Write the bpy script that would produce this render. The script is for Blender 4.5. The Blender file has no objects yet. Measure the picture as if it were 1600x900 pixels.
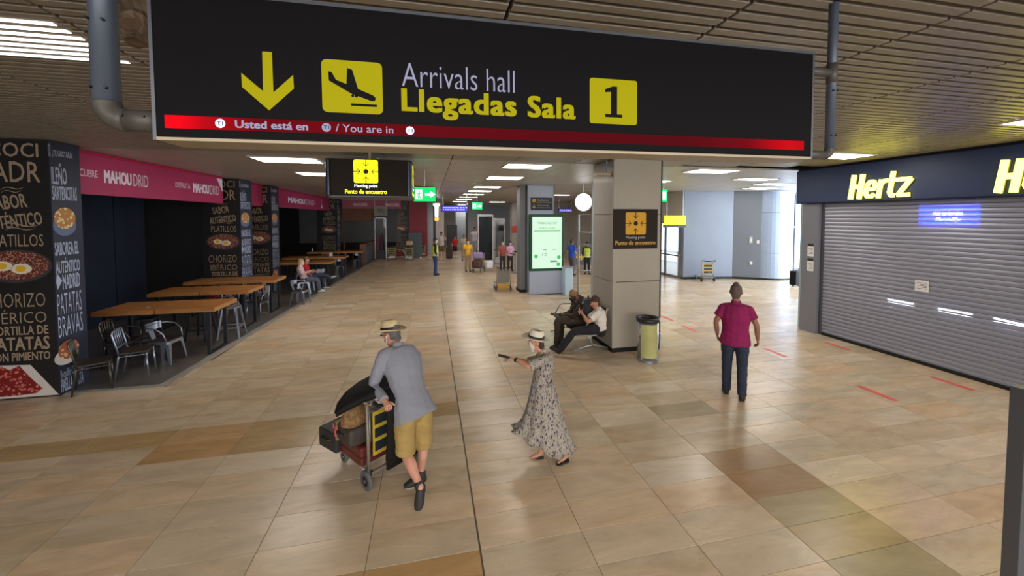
import bpy, bmesh, math, random
import numpy as np
from mathutils import Vector, Matrix, Euler

# ---------------------------------------------------------------- camera, world, exposure
SC = bpy.context.scene
COL = SC.collection
FOC, EYE, YAW, CY = 600.0, 2.8, math.radians(12.13), 364.0
PITCH = math.atan((CY - 340) / FOC)
cam_d = bpy.data.cameras.new('camera'); cam = bpy.data.objects.new('camera', cam_d); COL.objects.link(cam)
cam.location = (0, 0, EYE); cam.rotation_euler = (math.pi/2 - PITCH, 0, -YAW)
cam_d.sensor_width = 36; cam_d.lens = FOC/1600*36; cam_d.shift_y = (CY-450)/1600
cam_d.clip_start = 0.05; cam_d.clip_end = 300
SC.camera = cam

world = bpy.data.worlds.new('daylight'); SC.world = world; world.use_nodes = True
bg = world.node_tree.nodes['Background']
bg.inputs[0].default_value = (0.80, 0.90, 1.0, 1); bg.inputs[1].default_value = 2.3
SC.view_settings.view_transform = 'Standard'; SC.view_settings.look = 'None'
SC.view_settings.gamma = 1; SC.view_settings.exposure = 0.45; SC.view_settings.use_curve_mapping = False
LAMP = 11.5       # emission of the ceiling luminaires

def area_light(name, loc, rot, sx, sy, power, color=(1, 1, 1)):
    d = bpy.data.lights.new(name, 'AREA'); d.shape = 'RECTANGLE'; d.size = sx; d.size_y = sy
    d.energy = power; d.color = color
    o = bpy.data.objects.new(name, d); COL.objects.link(o); o.location = loc; o.rotation_euler = rot
    return o
# daylight of the glazed end on the right
area_light('right_glazing_daylight', (18.6, 11.0, 2.1), (math.radians(90), 0, math.radians(75)), 5, 3.6, 750, (.70, .85, 1))

# added fill light behind the photographer, brightens faces turned to the camera
area_light('rear_fill_light', (2, -8.6, 2.6), (math.radians(84), 0, 0), 18, 2.8, 780, (1.0, .98, .96))

# ---------------------------------------------------------------- survey: photograph pixel -> point of the place
FW = np.array([math.sin(YAW)*math.cos(PITCH), math.cos(YAW)*math.cos(PITCH), -math.sin(PITCH)])
RT = np.array([math.cos(YAW), -math.sin(YAW), 0.0]); UP = np.cross(RT, FW)
def ray(px, py): return FW + RT*(px-800)/FOC - UP*(py-CY)/FOC
def W(px, py, Y):
    r = ray(px, py); t = Y/r[1]; return (r[0]*t, Y, EYE + r[2]*t)
def G(px, py, z=0.0):
    r = ray(px, py); t = (z-EYE)/r[2]; return (r[0]*t, r[1]*t, z)

# ---------------------------------------------------------------- materials
def lin(c):
    return tuple((v/255/12.92 if v/255 <= .04045 else ((v/255+.055)/1.055)**2.4) for v in c[:3]) + (1,)
MATS = {}
def mat(name, c=(128,128,128), rough=.5, metal=0., emit=None, es=0., var=0., vscale=6., bump=0., bscale=40., c2=None, spec=.5, stretch=None, alpha=None, trans=0., coat=0., coords='Object', sheen=0.):
    if name in MATS: return MATS[name]
    m = bpy.data.materials.new(name); MATS[name] = m; m.use_nodes = True
    nt = m.node_tree; N = nt.nodes; L = nt.links; b = N['Principled BSDF']
    b.inputs['Base Color'].default_value = lin(c); b.inputs['Roughness'].default_value = rough
    b.inputs['Metallic'].default_value = metal; b.inputs['Specular IOR Level'].default_value = spec
    if coat: b.inputs['Coat Weight'].default_value = coat; b.inputs['Coat Roughness'].default_value = .12
    if sheen: b.inputs['Sheen Weight'].default_value = sheen
    if emit: b.inputs['Emission Color'].default_value = lin(emit); b.inputs['Emission Strength'].default_value = es
    if trans: b.inputs['Transmission Weight'].default_value = trans
    if alpha is not None: b.inputs['Alpha'].default_value = alpha
    tc = N.new('ShaderNodeTexCoord'); src = tc.outputs[coords]
    if stretch:
        mp = N.new('ShaderNodeMapping'); mp.inputs['Scale'].default_value = stretch; L.new(src, mp.inputs[0]); src = mp.outputs[0]
    if var or c2:
        n = N.new('ShaderNodeTexNoise'); n.inputs['Scale'].default_value = vscale; n.inputs['Detail'].default_value = 5
        L.new(src, n.inputs['Vector'])
        mx = N.new('ShaderNodeMix'); mx.data_type = 'RGBA'
        rp = N.new('ShaderNodeMapRange'); rp.inputs[1].default_value = .35; rp.inputs[2].default_value = .65
        L.new(n.outputs[0], rp.inputs[0]); L.new(rp.outputs[0], mx.inputs[0])
        if c2: A, B = lin(c), lin(c2)
        else:
            l = lin(c); A = tuple(v*(1-var) for v in l[:3])+(1,); B = tuple(min(1, v*(1+var)) for v in l[:3])+(1,)
        mx.inputs[6].default_value = A; mx.inputs[7].default_value = B
        L.new(mx.outputs[2], b.inputs['Base Color'])
    if bump:
        n2 = N.new('ShaderNodeTexNoise'); n2.inputs['Scale'].default_value = bscale; n2.inputs['Detail'].default_value = 4
        L.new(src, n2.inputs['Vector'])
        bp = N.new('ShaderNodeBump'); bp.inputs['Strength'].default_value = bump; bp.inputs['Distance'].default_value = .02
        L.new(n2.outputs[0], bp.inputs['Height']); L.new(bp.outputs[0], b.inputs['Normal'])
    return m

def stone(name, base, lo, hi, attr=False, veins=(120,96,70), rough=.24, vein_amt=.35):
    """polished limestone tile: tone per tile + clouding + fine veins"""
    m = bpy.data.materials.new(name); MATS[name] = m; m.use_nodes = True
    nt = m.node_tree; N = nt.nodes; L = nt.links; b = N['Principled BSDF']
    geo = N.new('ShaderNodeNewGeometry')
    if attr:
        t = N.new('ShaderNodeAttribute'); t.attribute_name = 'tone'; rnd = t.outputs['Fac']
    else:
        t = N.new('ShaderNodeObjectInfo'); rnd = t.outputs['Random']
    cr = N.new('ShaderNodeValToRGB'); e = cr.color_ramp.elements
    e[0].color = lin(lo); e[1].color = lin(hi); k = e.new(.5); k.color = lin(base)
    k = e.new(.78); k.color = lin((base[0]+4, base[1]-3, base[2]-9))
    k = e.new(.25); k.color = lin((base[0]-3, base[1]-1, base[2]-1))
    L.new(rnd, cr.inputs[0])

    cx = N.new('ShaderNodeCombineXYZ')
    ml = N.new('ShaderNodeMath'); ml.operation = 'MULTIPLY'; ml.inputs[1].default_value = 31; L.new(rnd, ml.inputs[0])
    L.new(ml.outputs[0], cx.inputs[2])
    ad = N.new('ShaderNodeVectorMath'); ad.operation = 'ADD'; L.new(geo.outputs['Position'], ad.inputs[0]); L.new(cx.outputs[0], ad.inputs[1])
    mp = N.new('ShaderNodeMapping'); mp.inputs['Scale'].default_value = (.7, 2.2, 1); mp.inputs['Rotation'].default_value = (0, 0, .35); L.new(ad.outputs[0], mp.inputs[0])
    n1 = N.new('ShaderNodeTexNoise'); n1.inputs['Scale'].default_value = 2.2; n1.inputs['Detail'].default_value = 7; n1.inputs['Roughness'].default_value = .62; n1.inputs['Distortion'].default_value = .7
    L.new(mp.outputs[0], n1.inputs['Vector'])
    n2 = N.new('ShaderNodeTexNoise'); n2.inputs['Scale'].default_value = 1.3; n2.inputs['Detail'].default_value = 6; n2.inputs['Distortion'].default_value = 2.2
    L.new(mp.outputs[0], n2.inputs['Vector'])
    v = N.new('ShaderNodeMath'); v.operation = 'SUBTRACT'; v.inputs[1].default_value = .5; L.new(n2.outputs[0], v.inputs[0])
    va = N.new('ShaderNodeMath'); va.operation = 'ABSOLUTE'; L.new(v.outputs[0], va.inputs[0])
    vr = N.new('ShaderNodeMapRange'); vr.inputs[1].default_value = 0; vr.inputs[2].default_value = .018; vr.inputs[3].default_value = vein_amt; vr.inputs[4].default_value = 0
    L.new(va.outputs[0], vr.inputs[0])
    vg = N.new('ShaderNodeMath'); vg.operation = 'MULTIPLY'; L.new(vr.outputs[0], vg.inputs[0])
    gr = N.new('ShaderNodeMapRange'); gr.inputs[1].default_value = .5; gr.inputs[2].default_value = .7; L.new(n1.outputs[0], gr.inputs[0]); L.new(gr.outputs[0], vg.inputs[1])
    r1 = N.new('ShaderNodeMapRange'); r1.inputs[1].default_value = .3; r1.inputs[2].default_value = .7; r1.inputs[3].default_value = .80; r1.inputs[4].default_value = 1.13
    L.new(n1.outputs[0], r1.inputs[0])
    mu = N.new('ShaderNodeVectorMath'); mu.operation = 'SCALE'; L.new(cr.outputs[0], mu.inputs[0]); L.new(r1.outputs[0], mu.inputs['Scale'])
    mx = N.new('ShaderNodeMix'); mx.data_type = 'RGBA'; L.new(vg.outputs[0], mx.inputs[0]); L.new(mu.outputs[0], mx.inputs[6]); mx.inputs[7].default_value = lin(veins)
    n4 = N.new('ShaderNodeTexNoise'); n4.inputs['Scale'].default_value = .9; n4.inputs['Detail'].default_value = 4; n4.inputs['Distortion'].default_value = .6; L.new(mp.outputs[0], n4.inputs['Vector'])
    oc = N.new('ShaderNodeMapRange'); oc.inputs[1].default_value = .48; oc.inputs[2].default_value = .72; oc.inputs[3].default_value = 0; oc.inputs[4].default_value = .5; L.new(n4.outputs[0], oc.inputs[0])
    mo = N.new('ShaderNodeMix'); mo.data_type = 'RGBA'; mo.blend_type = 'MULTIPLY'; L.new(oc.outputs[0], mo.inputs[0]); L.new(mx.outputs[2], mo.inputs[6]); mo.inputs[7].default_value = (.86, .72, .52, 1)
    L.new(mo.outputs[2], b.inputs['Base Color'])
    b.inputs['Roughness'].default_value = rough+.03
    b.inputs['Specular IOR Level'].default_value = .5


    return m

# ---------------------------------------------------------------- mesh helpers
def V(*a): return np.array(a, float)
class M:
    def __init__(s): s.v = []; s.f = []; s.mi = []; s.cur = 0
    def add(s, vs, fs):
        n = len(s.v); s.v += [tuple(map(float, p)) for p in vs]; s.f += [tuple(i+n for i in f) for f in fs]; s.mi += [s.cur]*len(fs); return s
    def box(s, x0, x1, y0, y1, z0, z1, R=None, o=(0,0,0)):
        vs = [(x, y, z) for z in (z0, z1) for x, y in ((x0,y0),(x1,y0),(x1,y1),(x0,y1))]
        if R is not None: vs = [tuple(R @ Vector(p) + Vector(o)) for p in vs]
        elif any(o): vs = [(p[0]+o[0], p[1]+o[1], p[2]+o[2]) for p in vs]
        return s.add(vs, [(3,2,1,0),(4,5,6,7),(0,1,5,4),(1,2,6,5),(2,3,7,6),(3,0,4,7)])
    def bar(s, p, q, w, d, up=(0,0,1)):
        p, q = V(*p), V(*q); t = q-p; t = t/np.linalg.norm(t); u = V(*up)
        if abs(t@u) > .98: u = V(1,0,0)
        a = np.cross(t, u); a /= np.linalg.norm(a); b = np.cross(a, t)
        vs = [c + a*i*w/2 + b*j*d/2 for c in (p, q) for i, j in ((-1,-1),(1,-1),(1,1),(-1,1))]
        return s.add(vs, [(0,1,2,3),(7,6,5,4),(4,5,1,0),(5,6,2,1),(6,7,3,2),(7,4,0,3)])
    def tube(s, pts, r, n=10, closed=False, caps=True):
        P = [V(*p) for p in pts]; k = len(P); rs = r if hasattr(r, '__len__') else [r]*k
        rings = []; a = None
        for i in range(k):
            t = (P[(i+1) % k]-P[i-1]) if closed else (P[min(i+1, k-1)]-P[max(i-1, 0)])
            t = t/np.linalg.norm(t)
            if a is None:
                a = np.cross(t, V(0,0,1));
                if np.linalg.norm(a) < .05: a = np.cross(t, V(1,0,0))
            a = a-(a@t)*t; a /= np.linalg.norm(a); b = np.cross(t, a)
            rings.append([P[i]+rs[i]*(math.cos(2*math.pi*j/n)*a+math.sin(2*math.pi*j/n)*b) for j in range(n)])
        return s.rings(rings, caps, closed)
    def rings(s, R, caps=True, closed=False):
        n = len(R[0]); vs = [p for r in R for p in r]; fs = []; k = len(R)
        for i in range(k if closed else k-1):
            i2 = (i+1) % k
            for j in range(n): fs.append((i*n+j, i*n+(j+1) % n, i2*n+(j+1) % n, i2*n+j))
        if caps and not closed: fs.append(tuple(range(n-1, -1, -1))); fs.append(tuple((k-1)*n+j for j in range(n)))
        return s.add(vs, fs)
    def lathe(s, prof, n=24, c=(0,0,0), caps=True):
        return s.rings([[(c[0]+r*math.cos(2*math.pi*j/n), c[1]+r*math.sin(2*math.pi*j/n), c[2]+z) for j in range(n)] for r, z in prof], caps)
    def cyl(s, p, q, r, n=16): return s.tube([p, q], r, n)
    def prism(s, poly, O, U, Vv, th):
        """poly (u,v) CCW in plane O + uU + vV, extruded by th along U x V"""
        O, U, Vv = V(*O), V(*U), V(*Vv); Nn = np.cross(U, Vv); Nn /= np.linalg.norm(Nn)
        a = [O+U*u+Vv*v for u, v in poly]; b = [p+Nn*th for p in a]; n = len(a)
        return s.add(a+b, [tuple(range(n-1, -1, -1)), tuple(range(n, 2*n))]+[(i, (i+1) % n, n+(i+1) % n, n+i) for i in range(n)])
    def build(s, name, m, parent=None, bev=0, smooth=False, seg=2):
        me = bpy.data.meshes.new(name); me.from_pydata(s.v, [], s.f)
        for q in (m if isinstance(m, (list, tuple)) else [m]): me.materials.append(q)
        me.polygons.foreach_set('material_index', s.mi)
        if smooth: me.polygons.foreach_set('use_smooth', [True]*len(me.polygons))
        me.update()
        o = bpy.data.objects.new(name, me); COL.objects.link(o)
        if parent is not None: o.parent = parent
        if bev:
            b = o.modifiers.new('bevel', 'BEVEL'); b.width = bev; b.segments = seg; b.limit_method = 'ANGLE'; b.angle_limit = .7
        return o
def tag(o, label, cat, group=None, kind=None):
    o['label'] = label; o['category'] = cat
    if group: o['group'] = group
    if kind: o['kind'] = kind
    return o
def thing(name, label, cat, loc=(0,0,0), rz=0, group=None):
    o = bpy.data.objects.new(name, None); COL.objects.link(o); o.empty_display_size = .1
    o.location = loc; o.rotation_euler = (0, 0, rz); return tag(o, label, cat, group)
def struct(o, label=None):
    o['kind'] = 'structure'
    if label: o['label'] = label
    return o
def dup(root, loc, rz, label, group=None, skip=()):
    def cp(o, par):
        c = o.copy(); COL.objects.link(c); c.parent = par
        for ch in o.children:
            if ch.name.split('.')[0] not in skip: cp(ch, c)
        return c
    r = cp(root, None); r.location = loc; r.rotation_euler = (0, 0, rz); r['label'] = label
    if group: r['group'] = group
    return r
def rrect(w, h, r, n=5):
    P = []
    for cx, cy, a0 in ((w/2-r, -h/2+r, -90), (w/2-r, h/2-r, 0), (-w/2+r, h/2-r, 90), (-w/2+r, -h/2+r, 180)):
        for i in range(n+1):
            a = math.radians(a0+90*i/n); P.append((cx+r*math.cos(a), cy+r*math.sin(a)))
    return P
def circle(r, n=20, cx=0, cy=0): return [(cx+r*math.cos(2*math.pi*i/n), cy+r*math.sin(2*math.pi*i/n)) for i in range(n)]
def text(body, O, U, Vv, w, h, m, parent, name='lettering', bold=0., shear=0., th=.002, res=3, spacing=1., label=None, center=True, rot=0):
    """flat lettering fitted into a w x h box in the plane O + uU + vV"""
    cu = bpy.data.curves.new(name, 'FONT'); cu.body = body; cu.size = 1; cu.offset = bold; cu.shear = shear
    cu.resolution_u = res; fat = bold if bold > .008 else 0; cu.offset = 0 if fat else bold; cu.space_character = spacing; cu.align_x = 'CENTER'
    t = bpy.data.objects.new('tmp', cu); COL.objects.link(t)
    dg = bpy.context.evaluated_depsgraph_get()
    me = bpy.data.meshes.new_from_object(t.evaluated_get(dg)); bpy.data.objects.remove(t)
    co = np.zeros(len(me.vertices)*3); me.vertices.foreach_get('co', co); co = co.reshape(-1, 3)
    lo, hi = co.min(0), co.max(0)
    if fat:
        base = co; nv = len(co); fs = [tuple(p.vertices) for p in me.polygons]; parts = []; F_ = []
        for i, (dx, dy) in enumerate(((0,0),(-fat,-fat*.6),(fat,-fat*.6),(-fat,fat*.6),(fat,fat*.6))):
            c_ = base.copy(); c_[:,0] += dx; c_[:,1] += dy; c_[:,2] = i*.00035; parts.append(c_); F_ += [tuple(v+i*nv for v in f) for f in fs]
        co = np.concatenate(parts); lo, hi = co.min(0), co.max(0)
        me2 = bpy.data.meshes.new(name); me2.from_pydata([tuple(c) for c in co], [], F_); bpy.data.meshes.remove(me); me = me2
    u = (co[:, 0]-(lo[0]+hi[0])/2)/(hi[0]-lo[0])*w; v = (co[:, 1]-(lo[1]+hi[1])/2)/(hi[1]-lo[1])*h
    c_, s_ = math.cos(rot), math.sin(rot); u, v = u*c_-v*s_, u*s_+v*c_
    O, U, Vv = V(*O), V(*U), V(*Vv); Nn = np.cross(U, Vv); Nn /= np.linalg.norm(Nn)
    P = O+np.outer(u, U)+np.outer(v, Vv)+Nn*th+(np.outer(co[:,2], Nn) if fat else 0)
    me.vertices.foreach_set('co', P.ravel()); me.materials.clear(); me.materials.append(m)
    me.polygons.foreach_set('material_index', [0]*len(me.polygons)); me.update(); me.name = name
    o = bpy.data.objects.new(name, me); COL.objects.link(o)
    if parent is not None: o.parent = parent
    if label: o['label'] = label
    return o
random.seed(7)
# ================================================================ SETTING: floor
grout = mat('grout', (96,84,70), .7)
SX0, SP = .39, .915
ROWS = [.28,.64,1.0,1.36,1.71,2.06,2.42,2.77,3.12,3.49,3.88,4.27,4.65,5.03,5.41,5.79]
while ROWS[-1] < 42: ROWS.append(ROWS[-1]+.385)
floor = struct(M().box(-14, 20, -9, 46, -.12, -.004).build('floor', grout), 'polished limestone tile floor of the hall')
ST = dict(n=stone('limestone', (204,185,160), (194,173,146), (213,197,175)),
          b=stone('limestone_brown', (164,140,110), (158,134,104), (170,146,116)),
          o=stone('limestone_olive', (170,152,118), (164,146,112), (176,158,124)),
          l=stone('limestone_light', (208,193,170), (203,187,163), (213,198,177)),
          y=stone('limestone_ochre', (186,156,114), (180,150,108), (192,162,122)))
ST_stuff = stone('limestone_far', (204,185,160), (190,170,143), (215,198,175), attr=True)
def edgeX(y): return -4.42+(y-7.4)*(.87/19.6)      # edge of the dining area
def colX(k): return SX0+SP*k
special = {}
for r in range(3, 10): special[(3, r)] = 'o'
special[(3,9)] = 'b'; special[(3,8)] = 'b'; special[(3,12)] = 'o'
for k in range(-7, -1): special[(k, 14)] = 'y'; special[(k, 13)] = 'y' if k > -5 else 'n'
special[(-1,14)] = 'y'; special[(-2,7)] = 'y'; special[(-1,7)]='y'; special[(0,13)] = 'l'; special[(2,9)]='l'; special[(4,8)]='l'; special[(5,8)]='l'; special[(4,11)]='l'; special[(2,13)]='l'
special[(6,10)] = 'b' if 0 else 'n'; special[(7,12)] = 'n'
cells = []
for ri in range(len(ROWS)-1):
    y0, y1 = ROWS[ri], ROWS[ri+1]; ym = (y0+y1)/2
    for k in range(-12, 20):
        x0, x1 = colX(k), colX(k+1); xm = (x0+x1)/2
        if y0 > 7.3:
            if x1 <= edgeX(ym): continue
            x0 = max(x0, edgeX(ym)+.13)
            if x1-x0 < .05: continue
        d = V(xm, ym, -EYE); z = d@FW
        if z < .3: vis = False
        else:
            px = 800+FOC*(d@RT)/z; py = CY-FOC*(d@UP)/z; vis = -120 < px < 1720 and py < 985
        if x1 < -7.6 and y0 < 7.3 and not vis: continue
        cells.append((z, vis, k, ri, x0, x1, y0, y1))
near = sorted([c for c in cells if c[1]], key=lambda c: c[0])[:300]
nearset = {(c[2], c[3]) for c in near}
tile_mesh = {}
for z, vis, k, ri, x0, x1, y0, y1 in near:
    s = special.get((k, ri), 'n'); g = .005 if k else .016
    key = (round(x1-x0-g, 3), round(y1-y0, 3), s)
    if key not in tile_mesh:
        a, b = (x1-x0-g)/2, (y1-y0-.004)/2; c = .0015
        mm = M(); mm.add([(-a,-b,-.02),(a,-b,-.02),(a,b,-.02),(-a,b,-.02),(-a,-b,-c),(a,-b,-c),(a,b,-c),(-a,b,-c),(-a+c,-b+c,0),(a-c,-b+c,0),(a-c,b-c,0),(-a+c,b-c,0)],
            [(0,1,5,4),(1,2,6,5),(2,3,7,6),(3,0,4,7),(4,5,9,8),(5,6,10,9),(6,7,11,10),(7,4,8,11),(8,9,10,11)])
        o = mm.build('tile', ST[s], floor); tile_mesh[key] = o
    else:
        o = tile_mesh[key].copy(); COL.objects.link(o)
    o.location = ((x0+x1)/2+(g/2-.0025), (y0+y1)/2, random.uniform(-.0004, .0004))
mm = M(); tones = []
for z, vis, k, ri, x0, x1, y0, y1 in cells:
    if (k, ri) in nearset: continue
    g = .005 if k else .016; x0 += g-.0025; x1 -= .0025
    mm.add([(x0,y0+.004,-.02),(x1,y0+.004,-.02),(x1,y1,-.02),(x0,y1,-.02),(x0,y0+.004,0),(x1,y0+.004,0),(x1,y1,0),(x0,y1,0)], [(0,1,5,4),(1,2,6,5),(2,3,7,6),(3,0,4,7),(4,5,6,7)])
    t = random.random(); tones += [t]*5
o = mm.build('far_tiles', ST_stuff, floor); o['kind'] = 'stuff'
at = o.data.attributes.new('tone', 'FLOAT', 'FACE'); at.data.foreach_set('value', tones)
# dining area floor and its kerb
m_dark = mat('dining_floor', (92,88,86), .3, var=.25, vscale=1.2, coat=.15)
struct(M().prism([(-14,7.42),(edgeX(7.42)-.02,7.42),(edgeX(27)-.02,27),(-14,27)], (0,0,-.01), (1,0,0), (0,1,0), .014).build('floor_dining', m_dark), 'dark grey floor of the dining area')
m_kerb = mat('kerb', (150,146,140), .4, var=.1, vscale=3)
k_ = M().prism([(edgeX(7.42)-.02,7.36),(edgeX(7.3)+.12,7.36),(edgeX(27)+.12,27),(edgeX(27)-.02,27)], (0,0,-.01), (1,0,0), (0,1,0), .022)
k_.prism([(-5.69,7.33),(edgeX(7.3)+.1,7.33),(edgeX(7.3)-.02,7.43),(-5.69,7.43)], (0,0,-.01), (1,0,0), (0,1,0), .0205)
struct(k_.build('trim_1', m_kerb), 'pale kerb strip along the dining area')

# ================================================================ SETTING: ceiling
CZ = 4.0
m_plenum = mat('plenum', (64,58,52), .9)
m_slat = mat('ceiling_slat', (146,137,124), .42, .15, var=.08, vscale=2)
m_panel = mat('ceiling_panel', (172,166,158), .4, .1, var=.05, vscale=1.5)
m_black = mat('black_gap', (14,14,14), .7)
ceiling = struct(M().box(-14, 20, -9, 46, 4.34, 4.44).build('ceiling', m_plenum), 'slatted and panelled metal ceiling of the hall')
m_lamp = mat('luminaire', (255,255,255), .5, emit=(255,246,232), es=LAMP)
m_louv = mat('louvre_glow', (250,250,250), .5, emit=(255,250,244), es=1.8)
m_lframe = mat('luminaire_frame', (205,200,190), .4)
SEAM0, SEAM = .46, 1.315
def seam(k): return SEAM0+SEAM*k
lamps = [(-3,2.93,3.62,True),(5,3.1,3.5,False),(5,5.72,6.25,False),(-3,8.45,9.15,False),(1,8.35,9.05,False),(4.55,8.3,8.95,False),
         (-3,11.1,11.8,False),(1,11.0,11.75,False),(6.7,9.85,10.4,False),(8.3,11.2,11.8,False),(4.6,11.2,11.8,False),
         (1,14.6,15.2,False),(1,16.9,17.5,False),(1,19.4,20,False),(1,22,22.6,False),(1,25,25.6,False),(-2.2,14.6,15.2,False),(10.2,9.6,10.2,False),(9.2,13.0,13.6,False),(5.2,14.2,14.8,False),(4.2,19,19.6,False),(4.2,23,23.6,False)]
lamps += [(k, y, y+.6, False) for y in (-6.6, -3.8, -1.0) for k in (-5, -3, -1, 1, 3, 5)]+[(k, 28.5, 29.1, False) for k in (1, 3)]+[(2, 33, 33.6, False), (1.6, 36, 36.4, False)]  # unseen rear rows and far-end lamps added to raise the light level
for i, (k, y0, y1, near_) in enumerate(lamps):
    x0 = seam(k)+.06; x1 = seam(k)+1.22
    if k in (1,): x0 -= .12; x1 -= .28
    if near_ and k == -3 and y0 > 2: x0 -= .1
    cx, cy_ = (x0+x1)/2, (y0+y1)/2
    where = ['above the slats left of the big arrivals sign', 'above the car rental fascia by the right edge', 'right of the arrivals sign over the car rental corner', 'left of the meeting point light box, nearer of the two', 'just under the arrivals sign, nearest of the middle row',
             'between the main column and the car rental fascia, nearest there', 'left of the meeting point light box, farther of the two', 'second of the middle row behind the arrivals sign', 'over the right hall in front of the steel clad column', 'near the top of the glazed right end', 'right of the main column, second from it',
             'third of the middle row', 'fourth of the middle row', 'fifth of the middle row', 'sixth of the middle row', 'seventh of the middle row', 'over the walkway behind the meeting point light box', 'close to the car rental fascia in the right hall', 'farthest in the right hall over the curved column', 'over the blue grey wall right of the main column', 'behind the main column near', 'behind the main column far'][i] if i < 22 else (('added unseen behind the photographer, %s row, %s' % ({-6.6:'rearmost',-3.8:'middle',-1.0:'front'}[y0], {-5:'far left',-3:'left',-1:'left of centre',1:'right of centre',3:'right',5:'far right'}[k])) if y0 < 2 else 'added at the very far end of the walkway, '+{28.5:'nearer',33:'second last',36:'last'}[y0]+{1:' left',3:' right'}.get(k, ' one'))
    t = thing('ceiling_light', 'white rectangular ceiling light '+where, 'ceiling light', (cx, cy_, 4.11 if near_ else 3.995), 0, 'ceiling lights')
    a, b = (x1-x0)/2, (y1-y0)/2
    if near_:
        for q in range(7):
            yy = -b+.045+q*.1; M().box(-a, a, yy-.018, yy+.018, -.115, -.108).build('louvre_bar', mat('louvre_glow', (255,255,255), .5, emit=(255,250,244), es=1.6+1.2*(q in (3,4,5))) if 0 else m_louv, t)
        M().box(-a, a, -b, b, .0, .04).build('housing', m_lframe, t)
    else:
        M().box(-a, a, -b, b, -.012, .0).build('diffuser', m_lamp, t)
        fr = M(); w = .035
        fr.box(-a-w, a+w, -b-w, -b, -.016, .01).box(-a-w, a+w, b, b+w, -.016, .01).box(-a-w, -a, -b, b, -.016, .01).box(a, a+w, -b, b, -.016, .01)
        fr.build('frame', m_lframe, t, bev=.003)
# slats (each running across the hall between two seams)
slat_y = []
y = .3
while y < 8.05: slat_y.append(y); y += .1
slats = []
for k in range(-8, 8):
    for j, y in enumerate(slat_y):
        xm = seam(k)+SEAM/2; d = V(xm, y, CZ-EYE); z = d@FW
        if z < .2: vis = False
        else:
            px = 800+FOC*(d@RT)/z; py = CY-FOC*(d@UP)/z; vis = -300 < px < 1900 and -40 < py < 260
        if not vis and (k < -5 or y > 5): continue
        if k >= 6 and y > 4: pass
        slats.append((z, vis, k, y))
def slat_geo(m, cx, y):
    a = SEAM/2-.012
    for yy, z0, z1, h in ((y, 0, .012, .036),):
        vs = [(cx-a, y-.036, .03), (cx-a, y-.030, .0), (cx-a, y+.030, 0), (cx-a, y+.036, .03), (cx-a, y+.033, .03), (cx-a, y-.033, .03)]
        vs += [(cx+a, p[1], p[2]) for p in vs]; n = 6
        m.add(vs, [(i, i+n, (i+1) % n+n, (i+1) % n) for i in range(n)]+[tuple(range(n)), tuple(range(2*n-1, n-1, -1))])
bv = [s for s in slats if s[1]]; bv.sort(key=lambda s: s[0]); ns = set((s[2], s[3]) for s in bv[:300])
proto = None
for z, vis, k, y in bv[:300]:
    if proto is None:
        m1 = M(); slat_geo(m1, 0, 0); proto = m1.build('slat', m_slat, ceiling); o = proto
    else: o = proto.copy(); COL.objects.link(o)
    o.location = (seam(k)+SEAM/2, y, CZ)
m1 = M()
for z, vis, k, y in slats:
    if (k, y) in ns: continue
    n0 = len(m1.v); slat_geo(m1, seam(k)+SEAM/2, y)
    m1.v[n0:] = [(p[0], p[1], p[2]+CZ) for p in m1.v[n0:]]
o = m1.build('far_slats', m_slat, ceiling); o['kind'] = 'stuff'
# flat panels deeper in the hall
pm = {}
py_ = [8.1, 10.65, 13.2, 15.8, 18.4, 21, 23.6, 26.2]
for k in range(-9, 14):
    for j in range(len(py_)-1):
        w, l = SEAM-.012, py_[j+1]-py_[j]-(.06 if j == 1 else .012)
        if 'p%.3f' % l not in pm:
            o = M().box(-w/2, w/2, -l/2, l/2, 0, .03).build('panel', m_panel, ceiling); pm['p%.3f' % l] = o
        else: o = pm['p%.3f' % l].copy(); COL.objects.link(o)
        o.location = (seam(k)+SEAM/2, (py_[j]+py_[j+1])/2-(.03 if j == 1 else 0), CZ)
o = M().box(-14, 20, 26.21, 46, CZ, CZ+.03).build('far_panels', m_panel, ceiling)

# ================================================================ SETTING: walls
m_wblue = mat('wall_blue_grey', (132,140,156), .35, var=.04, vscale=1, coat=.1)
m_wall = mat('wall_pale', (186,182,180), .5, var=.05, vscale=.8)
m_wgrey = mat('wall_grey', (120,124,132), .5)
m_navy = mat('navy_partition', (24,30,48), .45, var=.2, vscale=2)
m_inner = mat('dark_interior', (20,19,20), .7)
m_redp = mat('dark_red_panel', (150,8,40), .45)
m_steel = mat('brushed_steel', (160,174,198), .38, .25, var=.05, vscale=3, stretch=(1,1,12))
m_alu = mat('aluminium', (160,162,166), .35, .8)
m_glass = mat('clear_glass', (220,235,240), .03, trans=1.0, alpha=.35)
struct(M().box(-14, -13.9, -9, 46, 0, 4.34).build('wall_left', m_inner), 'dark side wall deep inside the dining area')
struct(M().box(-14, 20, 45.9, 46, 0, 4.34).build('wall_back', m_wall))
struct(M().box(-14, 12, -9.1, -9, 0, 4.34).build('wall_rear', m_wall))
struct(M().box(12.2, 12.3, -9, 1, 0, 4.34).build('wall_right_near', m_wall))
# dark back wall of the dining area: navy panels with joints
t = thing('partition_wall', 'navy panelled partition behind the nearest wooden tables', 'partition', (-8.3, 7.9, 0))
ya = [0, .85, 1.95, 3.3, 4.45, 5.6]
for i in range(5): M().box(-.06, 0, ya[i]+.012, ya[i+1]-.012, .02, 3.98).build('panel', m_navy, t)
M().box(-.1, -.06, 0, 5.6, .0, 3.98).build('backing', m_black, t)
struct(M().box(-10.6, -10.5, 13.2, 27, 0, 3.98).build('wall_dining', m_inner))
struct(M().box(-8.4, -7.2, 7.85, 7.95, 0, 3.98).build('wall_dining_return', m_navy))
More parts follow.
